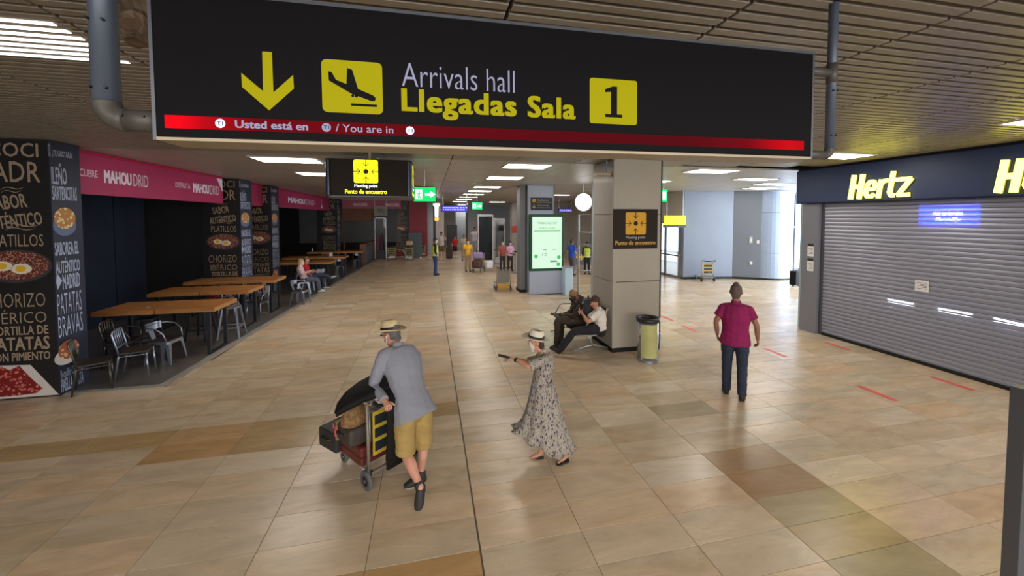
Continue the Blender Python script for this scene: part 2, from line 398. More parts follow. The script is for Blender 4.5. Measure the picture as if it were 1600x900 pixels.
# end of corridor
t = M()
fw = []
def wallpx(name, p0, p1, Y, m, th=.3, label=None, z0=0, z1=4.0):
    x0, x1 = W(p0, 380, Y)[0], W(p1, 380, Y)[0]
    return struct(M().box(x0, x1, Y, Y+th, z0, z1).build(name, m), label)
wallpx('wall_end_left', 640, 668, 28.5, m_redp, .3, 'dark red wall panel at the end of the dining area')
wallpx('wall_end_grey', 667.5, 677, 30, mat('wall_pale_blue', (178,186,200), .4), 2)
wallpx('wall_end_column', 681, 694, 31, mat('wall_beige_grey', (205,196,196), .5), 1.2)
wallpx('wall_end_door', 694, 712, 36, mat('wall_taupe', (176,168,164), .5), .5)
wallpx('wall_end_light', 709, 732, 37, mat('wall_window_lit', (222,234,250), .4), .5)  # window light on this panel is put into its bright bluish colour
wallpx('wall_end_dark', 731, 748, 33, mat('wall_steel_grey', (150,154,164), .5), 2)
wallpx('wall_end_mid', 748, 800, 38, mat('wall_mid_grey', (150,152,160), .5), .4)
struct(M().box(*[W(873, 380, 34)[0], W(925, 380, 34)[0]], 34, 34.3, 0, 4).build('wall_far_passage', mat('wall_cream', (226,218,214), .5)))
door = M().box(0, .9, 0, .04, 0, 2.1); x = W(699, 380, 35.9)[0]
o = door.build('door_1', mat('door_grey', (96,98,104), .4)); o.location = (x, 35.92, 0); struct(o, 'grey service door at the corridor end')
M().box(.78, .86, -.05, 0, 1.0, 1.03).build('handle', m_alu, o)
# right hand side: blue-grey wall, steel clad column
P = [G(1068,436), G(1162,437), G(1190,438)]
m_w2 = mat('wall_clad', (112,116,124), .4)
def wallseg(name, a, b, m, th, label, z1=4.0, z0=0):
    a, b = V(a[0], a[1]), V(b[0], b[1]); d = (b-a)/np.linalg.norm(b-a); n = V(-d[1], d[0])*th
    q = M().prism([tuple(a), tuple(b), tuple(b+n), tuple(a+n)], (0,0,z0), (1,0,0), (0,1,0), z1-z0)
    return struct(q.build(name, m, bev=.01), label)
A0 = (11.25, 15.35); A1 = (13.55, 15.0); A2 = (14.55, 14.45)
wallseg('wall_right_hall', A0, A1, m_wblue, .5, 'smooth blue grey wall behind the parked trolley')
wallseg('wall_right_return', (13.55, 15.0), A2, m_w2, .5, 'grey panelled wall beside the steel column')
sc_ = thing('cladded_column', 'curved column clad in bluish brushed steel at the glazed right end', 'column', (15.45, 15.25, 0))
for z0, z1 in ((.08, 1.2), (1.215, 3.02), (3.035, 3.99)):
    M().lathe([(1.15, z0), (1.15, z1)], 48).build('cladding', m_steel, sc_, smooth=False)
M().lathe([(1.12, 0), (1.12, .08)], 32).build('plinth', m_black, sc_)
M().lathe([(1.13, .08), (1.13, 3.99)], 32).build('core', m_black, sc_)
b_ = M()
for a, b, n_ in ((A0, A1, 'baseboard_right_hall'), (A1, A2, 'baseboard_right_return')):
    a, b = V(*a), V(*b); d = (b-a)/np.linalg.norm(b-a); n = V(d[1], -d[0])*.015
    struct(M().prism([tuple(a+n), tuple(b+n), tuple(b), tuple(a)], (0,0,0), (1,0,0), (0,1,0), .1).build(n_, m_black))
# glazed doors left of that wall
t = struct(thing('door_2', None, None, (11.25, 15.4, 0)), 'glazed sliding doors between main column and blue grey wall')
for k_ in ('label', 'category'):
    if k_ in t and k_ == 'category': del t[k_]
for i, (y0, y1) in enumerate(((0, 1.3), (1.3, 2.6), (2.6, 3.9), (3.9, 5.2))):
    M().box(-.01, .01, y0+.05, y1-.05, .1, 2.5).build('pane', m_glass, t)
    f_ = M().box(-.03, .03, y0, y0+.06, 0, 2.6).box(-.03, .03, y1-.06, y1, 0, 2.6).box(-.03, .03, y0, y1, 2.5, 2.6).box(-.03, .03, y0, y1, 0, .1).box(-.03, .03, y0, y1, 1.0, 1.06)
    f_.build('door_frame', m_alu, t)
M().box(-.03, .03, 0, 5.2, 2.6, 4.0).build('transom', m_wall, t)
# windows at the right end with outdoor daylight beyond
t = struct(thing('window_1', None, None, (16.5, 15.6, 0)), 'tall bright glazing at the right end of the hall')
if 'category' in t: del t['category']
for i in range(4):
    x0 = i*1.1
    M().box(x0+.04, x0+1.06, -.01, .01, .1, 3.9).build('pane', m_glass, t)
    M().box(x0, x0+.06, -.05, .05, 0, 4).box(x0, x0+1.1, -.04, .04, 0, .1).box(x0, x0+1.1, -.04, .04, 2.3, 2.36).box(x0, x0+1.1, -.04, .04, 3.9, 4.0).build('window_frame', m_alu, t)
struct(M().box(11.2, 11.4, 20.6, 34, 0, 4).build('wall_right_far', m_wall))
struct(M().box(8.2, 11.4, 30, 30.2, 0, 4).build('wall_right_passage', m_wall))
# ================================================================ the big arrivals sign
m_face = mat('sign_face', (17,16,18), .6, spec=.08)
m_frame = mat('sign_frame', (92,96,104), .4, .6)
m_frame_l = mat('sign_frame_light', (170,156,132), .5, .2)
m_yel = mat('sign_yellow', (110,104,4), .6, emit=(196,186,0), es=.36, spec=.1)
m_wht = mat('sign_white', (110,110,130), .6, emit=(176,176,210), es=.32, spec=.1)
m_whb = mat('sign_white_bright', (190,190,215), .5, emit=(200,200,240), es=.6)
def redmat():
    m = mat('red_strip', (50,0,10), .6, emit=(255,0,16), es=.1, spec=.05)
    nt = m.node_tree; N = nt.nodes; L = nt.links; b = N['Principled BSDF']
    tc = N.new('ShaderNodeTexCoord'); sp = N.new('ShaderNodeSeparateXYZ'); L.new(tc.outputs['Object'], sp.inputs[0])
    cr = N.new('ShaderNodeValToRGB'); mr = N.new('ShaderNodeMapRange'); mr.inputs[1].default_value = -1.86; mr.inputs[2].default_value = 1.86
    L.new(sp.outputs[0], mr.inputs[0]); L.new(mr.outputs[0], cr.inputs[0])
    e = cr.color_ramp.elements; e[0].color = (.10,)*3+(1,); e[1].color = (.75,)*3+(1,)
    for p_, v_ in ((.07,.25),(.105,.8),(.135,.35),(.18,.10),(.5,.05),(.70,.04),(.80,.10),(.87,.45),(.90,.35),(.92,.75),(.95,.8)):
        k = e.new(p_); k.color = (v_,)*3+(1,)
    L.new(cr.outputs[0], b.inputs['Emission Strength'])
    return m
m_red = redmat()
Y_S = 1.72
KS = Y_S/1.9
pTL = W(237,-18,Y_S); pBR = W(1268,248,Y_S)
sx0, sx1 = W(239,215,Y_S)[0], W(1268,240,Y_S)[0]
sw = sx1-sx0; sz0 = 2.8+.338*KS; sz1 = 2.8+.972*KS; sc_x = (sx0+sx1)/2; sc_z = (sz0+sz1)/2; sh = sz1-sz0
sign = thing('arrivals_sign', 'huge black hanging Arrivals hall sign with yellow down arrow and red strip', 'sign', (sc_x, Y_S, sc_z)); sign.rotation_euler = (0, -.008, 0)
M().box(-sw/2+.012, sw/2-.012, .0, .16, -sh/2+.012, sh/2-.012).build('face', m_face, sign)
f_ = M().box(-sw/2, sw/2, -.004, .17, sh/2-.014, sh/2)
f_.box(-sw/2, -sw/2+.012, -.004, .17, -sh/2, sh/2-.014).box(sw/2-.012, sw/2, -.004, .17, -sh/2, sh/2-.014)
f_.build('frame', m_frame, sign)
M().box(-sw/2+.012, sw/2-.012, -.006, .165, -sh/2, -sh/2+.012).build('bottom_frame', m_frame_l, sign)['label'] = 'pale bottom rail of the sign'
XU, ZU = (1,0,0), (0,0,1)
def S(px, py):
    w = W(px, py, Y_S); return (w[0]-sc_x, w[2]-sc_z)
def spoly(name, pts, m, th=.001, par=sign, at=-.0005, label=None):
    q = [S(*p) for p in pts]
    a = sum(q[i][0]*q[(i+1) % len(q)][1]-q[(i+1) % len(q)][0]*q[i][1] for i in range(len(q)))
    if a < 0: q = q[::-1]
    o = M().prism(q, (0, at, 0), XU, ZU, th).build(name, m, par)
    if label: o['label'] = label
    return o
spoly('down_arrow', [(410,77),(425,78),(427,141),(458,114),(459,135),(420,169),(378,132),(377,110),(411,139)], m_yel)
def spanel(name, x0, y0, x1, y1, m, r=.02, at=-.0005):
    a, b = S(x0, y0), S(x1, y1); w, h = b[0]-a[0], a[1]-b[1]; cx, cz = (a[0]+b[0])/2, (a[1]+b[1])/2
    o = M().prism([(u+cx, v+cz) for u, v in rrect(w, h, r)], (0, at, 0), XU, ZU, .001).build(name, m, sign); return (cx, cz, w, h)
cx, cz, w, h = spanel('plane_panel', 502, 89, 598, 177, m_yel)
PL = [(-.39,.27),(-.335,.26),(-.27,.12),(-.10,.05),(-.085,.36),(.0,.33),(.09,-.03),(.34,-.14),(.385,-.19),(.37,-.24),(.32,-.255),(-.02,-.13),(-.385,.10)]
M().prism([(cx+u*w, cz+v*h) for u, v in PL[::-1]], (0,-.0018,0), XU, ZU, .001).build('landing_plane', m_face, sign)
M().prism([(cx+u*w, cz+v*h) for u, v in ((-.03,-.36),(.4,-.36),(.4,-.315),(-.03,-.315))], (0,-.0018,0), XU, ZU, .001).build('runway_bar', m_face, sign)
q = M()
for u in (0.0, .06): q.prism(circle(.006, 10, cx+u*w, cz-.165*h-u*.02), (0,-.0018,0), XU, ZU, .001)
q.build('plane_wheels', m_face, sign)
cx, cz, w, h = spanel('number_panel', 921.5, 122, 994.5, 197, m_yel, .012)
q = [(-.18,-.35),(.18,-.35),(.18,-.28),(.07,-.28),(.07,.34),(-.02,.34),(-.18,.27),(-.18,.20),(-.06,.215),(-.06,-.28),(-.18,-.28)]
M().prism([(cx+u*w, cz+v*h) for u, v in q], (0,-.0018,0), XU, ZU, .001).build('number_one', m_face, sign)
def stext(body, x0, x1, yt, yb, m, bold=0, **k):
    ym = (yt+yb)/2; a = S(x0, ym); b = S(x1, ym); xm = (x0+x1)/2
    t_, u_ = S(xm, yt), S(xm, yb)
    return text(body, ((a[0]+b[0])/2, 0, (t_[1]+u_[1])/2), XU, ZU, b[0]-a[0], t_[1]-u_[1], m, sign, bold=bold, th=.0015, **k)
stext('Arrivals hall', 628, 804, 103, 139, m_wht, -.008)
stext('Llegadas Sala', 627, 899, 145, 190, m_yel, .035, spacing=1.08)
o = spoly('red_strip', [(257,185),(1255,229),(1255,244),(257,205)], m_red)
a = S(257,196); b = S(1255,236)
bpy.data.objects.remove(o)
zc = (S(750,207.5)[1]+S(750,226)[1])/2
zc = -sh/2+.079*KS
o = M().prism([(a[0],-.027*KS),(b[0],-.027*KS),(b[0],.027*KS),(a[0],.027*KS)], (0,-.0005,zc), XU, ZU, .001).build('red_strip', m_red, sign); o['label'] = 'glowing red strip along the bottom of the sign'
def strip_text(body, x0, x1, h, m, bold=.01):
    ya = 196+(x0-257)*.04; a = S(x0, ya); b = S(x1, ya)
    return text(body, ((a[0]+b[0])/2, 0, zc), XU, ZU, b[0]-a[0], h*KS, m, sign, bold=bold, th=.0022)
strip_text('Usted está en', 367, 481, .034, m_wht, .03)
strip_text('/ You are in', 524, 614, .034, m_wht, .01)
m_t1 = mat('terminal_blue', (40,44,110), .5)
for x in (344, 509.5, 640):
    a = S(x, 200)
    M().prism([(a[0]+u, zc+v) for u, v in circle(.0195*KS, 20)], (0,-.0016,0), XU, ZU, .001).build('terminal_disc', m_wht if x == 509.5 else m_whb, sign)
    text('T1', (a[0], -.001, zc), XU, ZU, .024*KS, .016*KS, m_t1, sign, th=.0022, bold=.02)
# pipes that carry the sign
m_screw = mat('screw', (50,50,52), .4, .7)
m_pipe = mat('hanger_pipe', (88,97,112), .42, .25, var=.05, vscale=3)
m_pipe2 = mat('hanger_elbow', (80,77,72), .5, .15)
for side, px, pyb in ((-1, 168, 187), (1, 1295.5, 243)):
    e = W(px, pyb, Y_S+.06); X = e[0]; zb = e[2]; r = (.046 if side < 0 else .026)*KS
    t = thing('sign_hanger', ('thick grey hanger pipe left of the big arrivals sign' if side < 0 else 'slimmer grey hanger pipe right of the big arrivals sign'), 'pipe', (X, Y_S+.06, 0))
    M().tube([(0,0,zb+r*1.6),(0,0,4.34)], r, 24).build('pipe', m_pipe, t, smooth=True)
    k = -side*(abs(X-(sx0 if side < 0 else sx1))-.004); R = r*1.6
    M().tube([(0,0,zb+R)]+[(R*-side*(1-math.cos(a)), 0, zb+R-R*math.sin(a)) for a in np.linspace(.1, math.pi/2, 8)], r*1.06, 24).build('elbow', m_pipe2, t, smooth=True)
    M().tube([(-side*R,0,zb),(k,0,zb)], r, 24).build('lower_arm', m_pipe2, t, smooth=True)
    if side > 0: M().tube([(0,0,3.615),(k,0,3.615)], r, 24).build('upper_arm', m_pipe2, t, smooth=True); M().tube([(0,0,3.56),(0,0,3.67)], r*1.1, 24).build('tee', m_pipe2, t, smooth=True)
    sc = M()
    for zz in (zb+.11, zb+.36):
        for dx in (-.5, .55): M().tube([(r*dx, -r*.75, zz), (r*dx*1.1, -r*1.1, zz)], .005, 8).build('screw', m_screw, t)
    for xx in (.35, .75):
        if side < 0: M().tube([(k*xx+.01, -r*.8, zb+.01), (k*xx+.01, -r*1.12, zb+.01)], .005, 8).build('screw', m_screw, t)
# opened ceiling with torn brown lining beside the left pipe
w0 = W(212, 30, 2.45)
t = thing('torn_ceiling_lining', 'crumpled brown lining hanging from the ceiling beside the left hanger pipe', 'lining', (w0[0], 2.45, 3.82))
m_brown = mat('torn_lining', (92,74,58), .7, var=.3, vscale=8, bump=.6, bscale=12)
q = M(); rg = []
for i, z in enumerate(np.linspace(.17, -.09, 8)):
    rr = .075+.02*math.sin(i*1.7); rg.append([((rr+.02*math.sin(3*a+i))*math.cos(a), (rr*1.2+.02*math.cos(2*a+i*2))*math.sin(a), z+.01*math.sin(5*a)) for a in np.linspace(0, 2*math.pi, 18, endpoint=False)])
q.rings(rg).build('lining', m_brown, t)

# ================================================================ meeting point light box
m_mp = mat('lightbox_brown', (36,29,17), .5, spec=.15)
m_lity = mat('lit_yellow', (200,190,0), .5, emit=(250,245,0), es=.95)
m_litw = mat('lit_white', (210,215,240), .5, emit=(235,240,255), es=1.0)
m_dk = mat('symbol_black', (18,16,10), .6)
def meeting(par, O, U, Vv, s, my, mw, mk, yel_text, txt=True, wide=1.72, front=0.0):
    """meeting point pictogram, panel side s, at O"""
    O = V(*O); U = V(*U); Vv = V(*Vv); N_ = np.cross(U, Vv)
    M().prism(rrect(s, s, s*.07), tuple(O), U, Vv, .002).build('symbol_panel', my, par)
    O2 = O+N_*.002
    M().prism(circle(s*.105, 20), O2, U, Vv, .001).build('dot', mk, par)
    for i in range(4):
        q = M(); a = i*math.pi/2; u2 = U*math.cos(a)+Vv*math.sin(a); v2 = -U*math.sin(a)+Vv*math.cos(a)
        q.prism([(s*.25,-s*.016),(s*.5,-s*.016),(s*.5,s*.016),(s*.25,s*.016)], O2, u2, v2, .001)
        for sg in (1, -1):
            p = [(s*.215, 0), (s*.335, sg*s*.12), (s*.375, sg*s*.12), (s*.26, 0)]
            q.prism(p if sg < 0 else p[::-1], O2, u2, v2, .0011)
        q.build('arrow', mk, par)
    if txt:
        text('Meeting point', O-Vv*s*.64, U, Vv, s*.96, s*.17, mw, par, bold=.02)
        text('Punto de encuentro', O-Vv*s*.87, U, Vv, s*wide, s*.19, yel_text, par, bold=.03)
x0, x1 = W(508,300,7)[0], W(643,300,7)[0]; z0, z1 = 3.16, 3.80
mp = thing('meeting_point_light_box', 'brown hanging light box with glowing yellow meeting point symbol', 'light box', ((x0+x1)/2, 7.0, z0))
hw = (x1-x0)/2
M().prism([(u, v+.7) for u, v in rrect(2*hw, 1.4, .1, 6)], (0,0,.012), XU, (0,1,0), z1-z0-.024).build('body', m_mp, mp)
M().prism([(u, v+.7) for u, v in rrect(2*hw+.02, 1.42, .1, 6)], (0,0,-.0), XU, (0,1,0), .012).build('bottom_rim', m_frame, mp)
M().prism([(u, v+.7) for u, v in rrect(2*hw+.02, 1.42, .1, 6)], (0,0,z1-z0-.012), XU, (0,1,0), .012).build('top_rim', m_black, mp)
for sx in (-1, 1): M().lathe([(.05,.02),(.05,z1-z0-.02)], 20, (sx*(hw-.045), .055, 0)).build('corner_strip', mat('corner_strip', (70,80,100), .3, .6), mp)
M().cyl((0,.1,z1-z0), (0,.1,CZ-z0), .025).build('hanger', m_frame_l, mp)
M().cyl((0,1.2,z1-z0), (0,1.2,CZ-z0), .025).build('hanger', m_frame_l, mp)
meeting(mp, ((571-575.5)/63.5*hw+.0, -.001, W(571,268,7)[2]-z0), XU, ZU, .395, m_lity, m_litw, m_dk, m_lity)
meeting(mp, (hw+.001, .7, W(571,268,7)[2]-z0), (0,1,0), ZU, .395, m_lity, m_litw, m_dk, m_lity)
# ================================================================ green exit signs etc
m_green = mat('exit_green', (0,150,80), .5, emit=(0,205,100), es=.9)
m_dg = mat('exit_frame', (20,60,44), .5)
def exit_sign(px0, py0, px1, py1, Y, label, vertical=False, rz=0):
    a, b = W(px0, py0, Y), W(px1, py1, Y); w, h = b[0]-a[0], a[2]-b[2]
    t = thing('exit_sign', label, 'exit sign', ((a[0]+b[0])/2, Y, b[2]), rz, 'green emergency exit signs')
    M().box(-w/2, w/2, 0, .09, 0, h).build('case', m_dg, t, bev=.005)
    M().box(-w/2+.02, w/2-.02, -.004, 0, .02, h-.02).build('lit_face', m_green, t)
    if not vertical:
        q = M().prism([(-.13,.0),(.0,.0),(.0,-.05),(.13,.035),(.0,.12),(.0,.07),(-.13,.07)], (w*.24,-.0045,h*.5-.035), XU, ZU, .002); q.build('arrow', m_litw, t)
        q = M(); fx = -w*.25; q.prism(rrect(h*.42, h*.62, .004), (fx,-.0045,h/2), XU, ZU, .002); q.build('door_symbol', m_litw, t)
        q = M(); q.prism(circle(h*.05, 12), (fx+.01,-.007,h*.68), XU, ZU, .001); q.prism([(-.03,-.09),(-.005,-.09),(.0,-.04),(.03,-.09),(.05,-.085),(.02,-.01),(.03,.04),(.06,.02),(.07,.04),(.03,.07),(-.02,.06),(-.05,.01),(-.035,0),(-.01,.035)], (fx,-.007,h*.45), XU, ZU, .001).build('running_figure', m_green, t)
    else:
        M().prism(rrect(w*.5, h*.6, .01), (0,-.0045,h/2), XU, ZU, .002).build('door_symbol', m_litw, t)
    M().cyl((0,.045,h), (0,.045,CZ-b[2]), .012).build('hanger', m_alu, t)
    return t
exit_sign(645, 291, 682, 316, 10, 'larger green exit sign with arrow right of the meeting point light box')
exit_sign(737, 316, 754, 328, 20, 'smaller green exit sign far down the walkway')
exit_sign(1033, 295, 1043, 316, 12, 'upright green exit sign right of the main column', True)
m_blue = mat('screen_blue', (20,20,90), .4, emit=(50,40,190), es=.7)
m_lil = mat('screen_text', (160,160,255), .4, emit=(170,170,255), es=1.2)
def info_screen(px0, py0, px1, py1, Y, label, n=5):
    a, b = W(px0, py0, Y), W(px1, py1, Y); w, h = b[0]-a[0], a[2]-b[2]
    t = thing('flight_screen', label, 'screen', ((a[0]+b[0])/2, Y, b[2]), 0, 'blue flight information screens')
    M().box(-w/2, w/2, 0, .12, 0, h).build('case', m_black, t); M().box(-w/2+.02, w/2-.02, -.004, 0, .02, h-.02).build('screen', m_blue, t)
    rr = random.Random(3)
    for j in range(2):
        x = -w/2+.06
        while x < w/2-.12:
            l = rr.uniform(.04, .14); M().box(x, x+l, -.006, -.003, h*(.25+.33*j), h*(.40+.33*j)).build('screen_line', m_lil, t); x += l+rr.uniform(.02, .06)
    for sx in (-1, 1): M().cyl((sx*w*.46,.06,h), (sx*w*.46,.06,CZ-b[2]), .02).build('hanger', m_alu, t)
info_screen(690, 321, 731, 331, 20, 'wide blue flight screen hanging over the walkway end')
info_screen(873, 326, 894, 331.5, 24, 'small blue flight screen beyond the white charging totem')

# ================================================================ main column with its sign
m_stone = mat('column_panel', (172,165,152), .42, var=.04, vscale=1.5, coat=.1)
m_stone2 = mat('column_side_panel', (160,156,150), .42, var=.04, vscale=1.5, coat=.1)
col = thing('main_column', 'large square panelled column carrying the brown meeting point sign', 'column', (4.225, 7.75, 0))
w_ = .545
M().box(-w_+.03, w_-.03, -.5+.03, .5-.03, 0, CZ).build('core', m_black, col)
for z0, z1 in ((.09, 1.46), (1.472, 2.86), (2.872, 3.995)):
    M().box(-w_, w_, -.5, -.47, z0, z1).build('front_panel', m_stone, col, bev=.004)
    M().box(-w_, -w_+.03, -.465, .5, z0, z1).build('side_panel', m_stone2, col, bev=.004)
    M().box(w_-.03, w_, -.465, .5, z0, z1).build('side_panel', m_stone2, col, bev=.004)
M().box(-w_-.004, -w_+.07, -.506, -.43, .09, 3.995).build('corner_trim', m_stone, col, bev=.01)
M().box(w_-.012, w_+.012, -.512, -.46, .09, 3.995).build('corner_trim', mat('dark_trim', (38,36,36), .5), col)
M().box(-w_-.005, w_+.005, -.505, .505, 0, .09).build('plinth', m_black, col)
m_sgb = mat('column_sign_brown', (46,37,32), .6, spec=.2); m_sgy = mat('column_sign_yellow', (226,168,18), .5); m_sgw = mat('column_sign_grey', (170,165,165), .5); m_sgt = mat('column_sign_gold', (205,160,60), .5)
ms = thing('meeting_point_sign', 'square brown meeting point sign fixed to the main column', 'sign', (4.17, 7.245, 2.565))
M().box(-.505, .505, -.02, 0, -.41, .41).build('panel', m_sgb, ms, bev=.003)
meeting(ms, (0,-.021,.115), XU, ZU, .46, m_sgy, m_sgw, m_sgb, m_sgt, wide=1.98)
t = thing('ceiling_bracket', 'small camera bracket at the upper left of the main column', 'bracket', (3.6, 7.4, 3.7))
M().bar((-.02,0,0), (-.02,0,.3), .03, .03).bar((-.1,0,.15), (.08,0,.3), .02, .02).build('arm', m_frame, t); M().box(-.25,.05,-.08,.08,-.04,.02).build('camera_body', m_frame_l, t, bev=.01)

# ================================================================ second column and charging totem
c2 = thing('pale_column', 'pale blue grey column behind the lit green advertising totem', 'column', (4.07, 14.25, 0))
for z0, z1 in ((.02, 1.4), (1.41, 2.9), (2.91, 3.99)): M().box(-.5, .5, -.45, .45, z0, z1).build('panel', mat('pale_cladding', (176,186,204), .4), c2, bev=.005)
M().box(-.53, -.5, -.46, .46, 0, 3.995).box(.5, .53, -.46, .46, 0, 3.995).build('corner_trim', m_wgrey, c2)
o_ = thing('column_edge_pillar', 'dark grey slim pillar left of the pale column', 'column', (3.4, 14.2, 0))
M().box(-.1,.1,-.3,.3,0,CZ).build('shaft', m_wgrey, o_); M().box(-.12,.12,-.32,.32,0,.1).build('plinth', m_black, o_)
cs = thing('direction_sign', 'dark direction sign with yellow arrow high on the pale column', 'sign', ((3.67+4.51)/2, 13.78, 3.31))
M().box(-.42,.42,-.02,0,-.23,.23).build('panel', mat('dark_blue_panel', (38,44,56), .5), cs)
q = M().prism([(-.015,.09),(.015,.09),(.015,-.02),(.06,.02),(.06,-.02),(0,-.08),(-.06,-.02),(-.06,.02),(-.015,-.02)][::-1], (-.3,-.021,-.1), XU, ZU, .001); q.build('arrow', m_sgt, cs)
M().prism(rrect(.12,.12,.01), (-.3,-.021,.12), XU, ZU, .001).build('symbol_panel', m_sgt, cs)
text('Salidas', (.05,-.02,.14), XU, ZU, .45, .07, m_sgw, cs); text('Recogida de equipajes', (.08,-.02,.06), XU, ZU, .58, .06, m_sgt, cs); text('Parking', (.05,-.02,-.06), XU, ZU, .4, .07, m_sgw, cs); text('Transportes', (.06,-.02,-.14), XU, ZU, .5, .06, m_sgw, cs)
tt = thing('advertising_totem', 'free standing totem with bright white and green lit screen', 'totem', (4.17, 13.45, 0))
m_tw = mat('totem_base', (170,180,205), .35, .2)
M().box(-.66,.66,-.12,.12,.02,.86).build('base', m_tw, tt, bev=.01)
M().box(-.64,.64,-.11,.11,.86,2.92).build('case', mat('totem_green', (0,70,40), .4), tt, bev=.01)
ms_ = mat('totem_screen', (60,70,64), .3, emit=(222,255,228), es=.66)
M().box(-.56,.56,-.118,-.11,.96,2.82).build('screen', ms_, tt)
m_pg = mat('screen_green', (30,90,50), .4, emit=(90,215,120), es=.45); m_pgr = mat('screen_grey', (80,120,100), .4, emit=(90,130,110), es=.5)
text('PARKING VIP', (0,-.118,2.6), XU, ZU, .75, .09, m_pg, tt); text('RESERVA AHORA', (0,-.118,2.42), XU, ZU, .6, .06, m_pg, tt)
q = M().box(-.5,.5,-.121,-.118,2.3,2.345); q.build('green_bar', m_pg, tt)
q = M()
for x, z, w, h in ((-.15,1.62,.14,.02),(.2,1.63,.16,.02),(-.18,1.42,.02,.08),(-.1,1.42,.1,.02),(-.1,1.48,.1,.02),(.12,1.18,.26,.06)): q.box(x, x+w, -.121, -.118, z, z+h)
q.build('screen_print', m_pgr, tt)
for u, v in ((-.42,1.4),(.45,1.35),(.43,1.1)): M().prism(circle(.07,12,u,v), (0,-.118,0), XU, ZU, .002).build('leaf_mark', m_pg, tt)

# ================================================================ car rental office (right)
XF = 9.0
m_hz = mat('fascia_navy', (36,52,92), .5, var=.04)
m_hy = mat('letter_yellow', (255,250,120), .4, emit=(255,248,110), es=2.6)
m_hyr = mat('letter_rim', (120,110,20), .5)
of = thing('rental_fascia', 'long navy fascia with glowing yellow Hertz letters above the shutter', 'fascia', (XF, 0, 3.15))
M().box(0, .14, 1.2, 7.95, 0, .80).build('panel', m_hz, of, bev=.01)
M().box(-.02, .14, 1.2, 7.95, -.012, .0).build('bottom_edge', m_black, of)
M().box(.05, .14, 1.2, 7.95, .80, .845).build('top_edge', m_black, of)
U_, V_ = (0,-1,0), (0,0,1)     # facing -X
def stroke(q, pts, w, O, th=.05):
    for (a, b), (c, d) in zip(pts[:-1], pts[1:]):
        l = math.hypot(c-a, d-b); nx, ny = -(d-b)/l*w/2, (c-a)/l*w/2; ex, ey = (c-a)/l*w*.12, (d-b)/l*w*.12
        q.prism([(a-nx-ex, b-ny-ey), (c-nx+ex, d-ny+ey), (c+nx+ex, d+ny+ey), (a+nx-ex, b+ny-ey)], O, U_, V_, th)
def hertz(y_start, wtot, z0, h, half=False):
    # local letter coordinates in units of cap height, slanted
    sl = .16
    def P_(pts): return [((x+sl*y)*h, y*h) for x, y in pts]
    L_ = {'H': [[(0,0),(0,1)],[(.42,0),(.42,1)],[(0,.5),(.42,.5)]],
          'e': [[(.72,.37),(1.08,.37),(1.08,.55),(.99,.68),(.82,.68),(.72,.56),(.71,.2),(.8,.07),(1.0,.07),(1.09,.15)]],
          'r': [[(1.32,0),(1.32,.72)],[(1.32,.5),(1.42,.66),(1.58,.68)]],
          't': [[(1.78,1.0),(1.78,.2),(1.86,.07),(1.98,.07)],[(1.68,.68),(2.04,.68)]],
          'z': [[(2.14,.68),(2.56,.68),(2.14,.07),(2.6,.07)]]}
    sc = wtot/(2.78*h+.16*h)
    for ch in ('H' if half else 'Hertz'):
        for m__, wd, off, th in ((m_hyr, .185 if ch != 'H' else .215, .0, .02), (m_hy, .145 if ch != 'H' else .175, -.0205, .03)):
            q = M()
            for st in L_[ch]:
                pts = [(x*sc, y) for x, y in P_(st)]
                stroke(q, pts, wd*h, (off-.0005, y_start, z0-3.15), th)
            o = q.build('letter_rim' if m__ is m_hyr else 'letter', m__, of)
ya = W(1328,300,0.001)
def yatX(px, X):  # Y on plane X=const for a pixel column
    r = ray(px, 330); return r[1]*X/r[0]
y0h, y1h = yatX(1330, XF), yatX(1435, XF); zt = 3.205
hertz(y0h, y0h-y1h, zt, .50)
hertz(yatX(1560, XF), y0h-y1h, zt, .50)
M().cyl((-.05, 5.85, .86), (-.05, 5.2, .88), .012).build('cornice_lamp', m_alu, of)
# shutter
m_sh = mat('shutter_slat', (162,166,184), .36, .35, alpha=.80)
sh_ = thing('roller_shutter', 'closed grey metal roller shutter under the navy Hertz fascia', 'shutter', (XF+.16, 0, 0))
y_lo, y_hi = 1.2, 7.33
n = 36; hh = 3.08/n; pr = None
for i in range(n):
    if pr is None:
        q = M(); prof = [(.0,0),(-.004,.006),(-.012,.5*hh),(-.004,hh-.016),(.0,hh-.008),(.012,hh-.008),(.012,0)]
        q.rings([[(x, yy, z) for x, z in prof] for yy in (y_hi, y_lo)]); pr = q.build('slat', m_sh, sh_); o = pr
    else: o = pr.copy(); COL.objects.link(o)
    o.location = (0, 0, .06+i*hh)
M().box(-.02,.03,y_lo,y_hi,.0,.06).build('bottom_bar', m_black, sh_)
M().box(-.01,.05,y_hi,y_hi+.07,0,3.99).build('guide_rail', mat('rail', (92,92,98), .4, .4), sh_, bev=.003)
M().box(.0,.05,y_lo,y_hi,3.08+.06,3.99).build('top_housing', m_black, sh_)
ps = thing('shopfront_post', 'flat grey post at the left end of the roller shutter', 'post', (XF+.12, 7.62, 0))
M().box(-.06,.12,-.2,.2,0,3.13).build('shaft', mat('post_grey', (128,130,142), .4, .2), ps, bev=.005)
m_paper = mat('paper', (225,225,228), .6); m_ink = mat('ink', (40,40,44), .6)
def paper(label, X, y, z, w, h):
    t = thing('paper_notice', label, 'notice', (X, y, z))
    M().box(-.002,0,-w/2,w/2,-h/2,h/2).build('sheet', m_paper, t)
    q = M()
    for i in range(5): q.box(-.003,-.002,-w*.36,w*.36-(.05 if i % 2 else 0), h*(.28-.13*i)-.004, h*(.28-.13*i)+.004)
    q.build('print', m_ink, t)
    return t
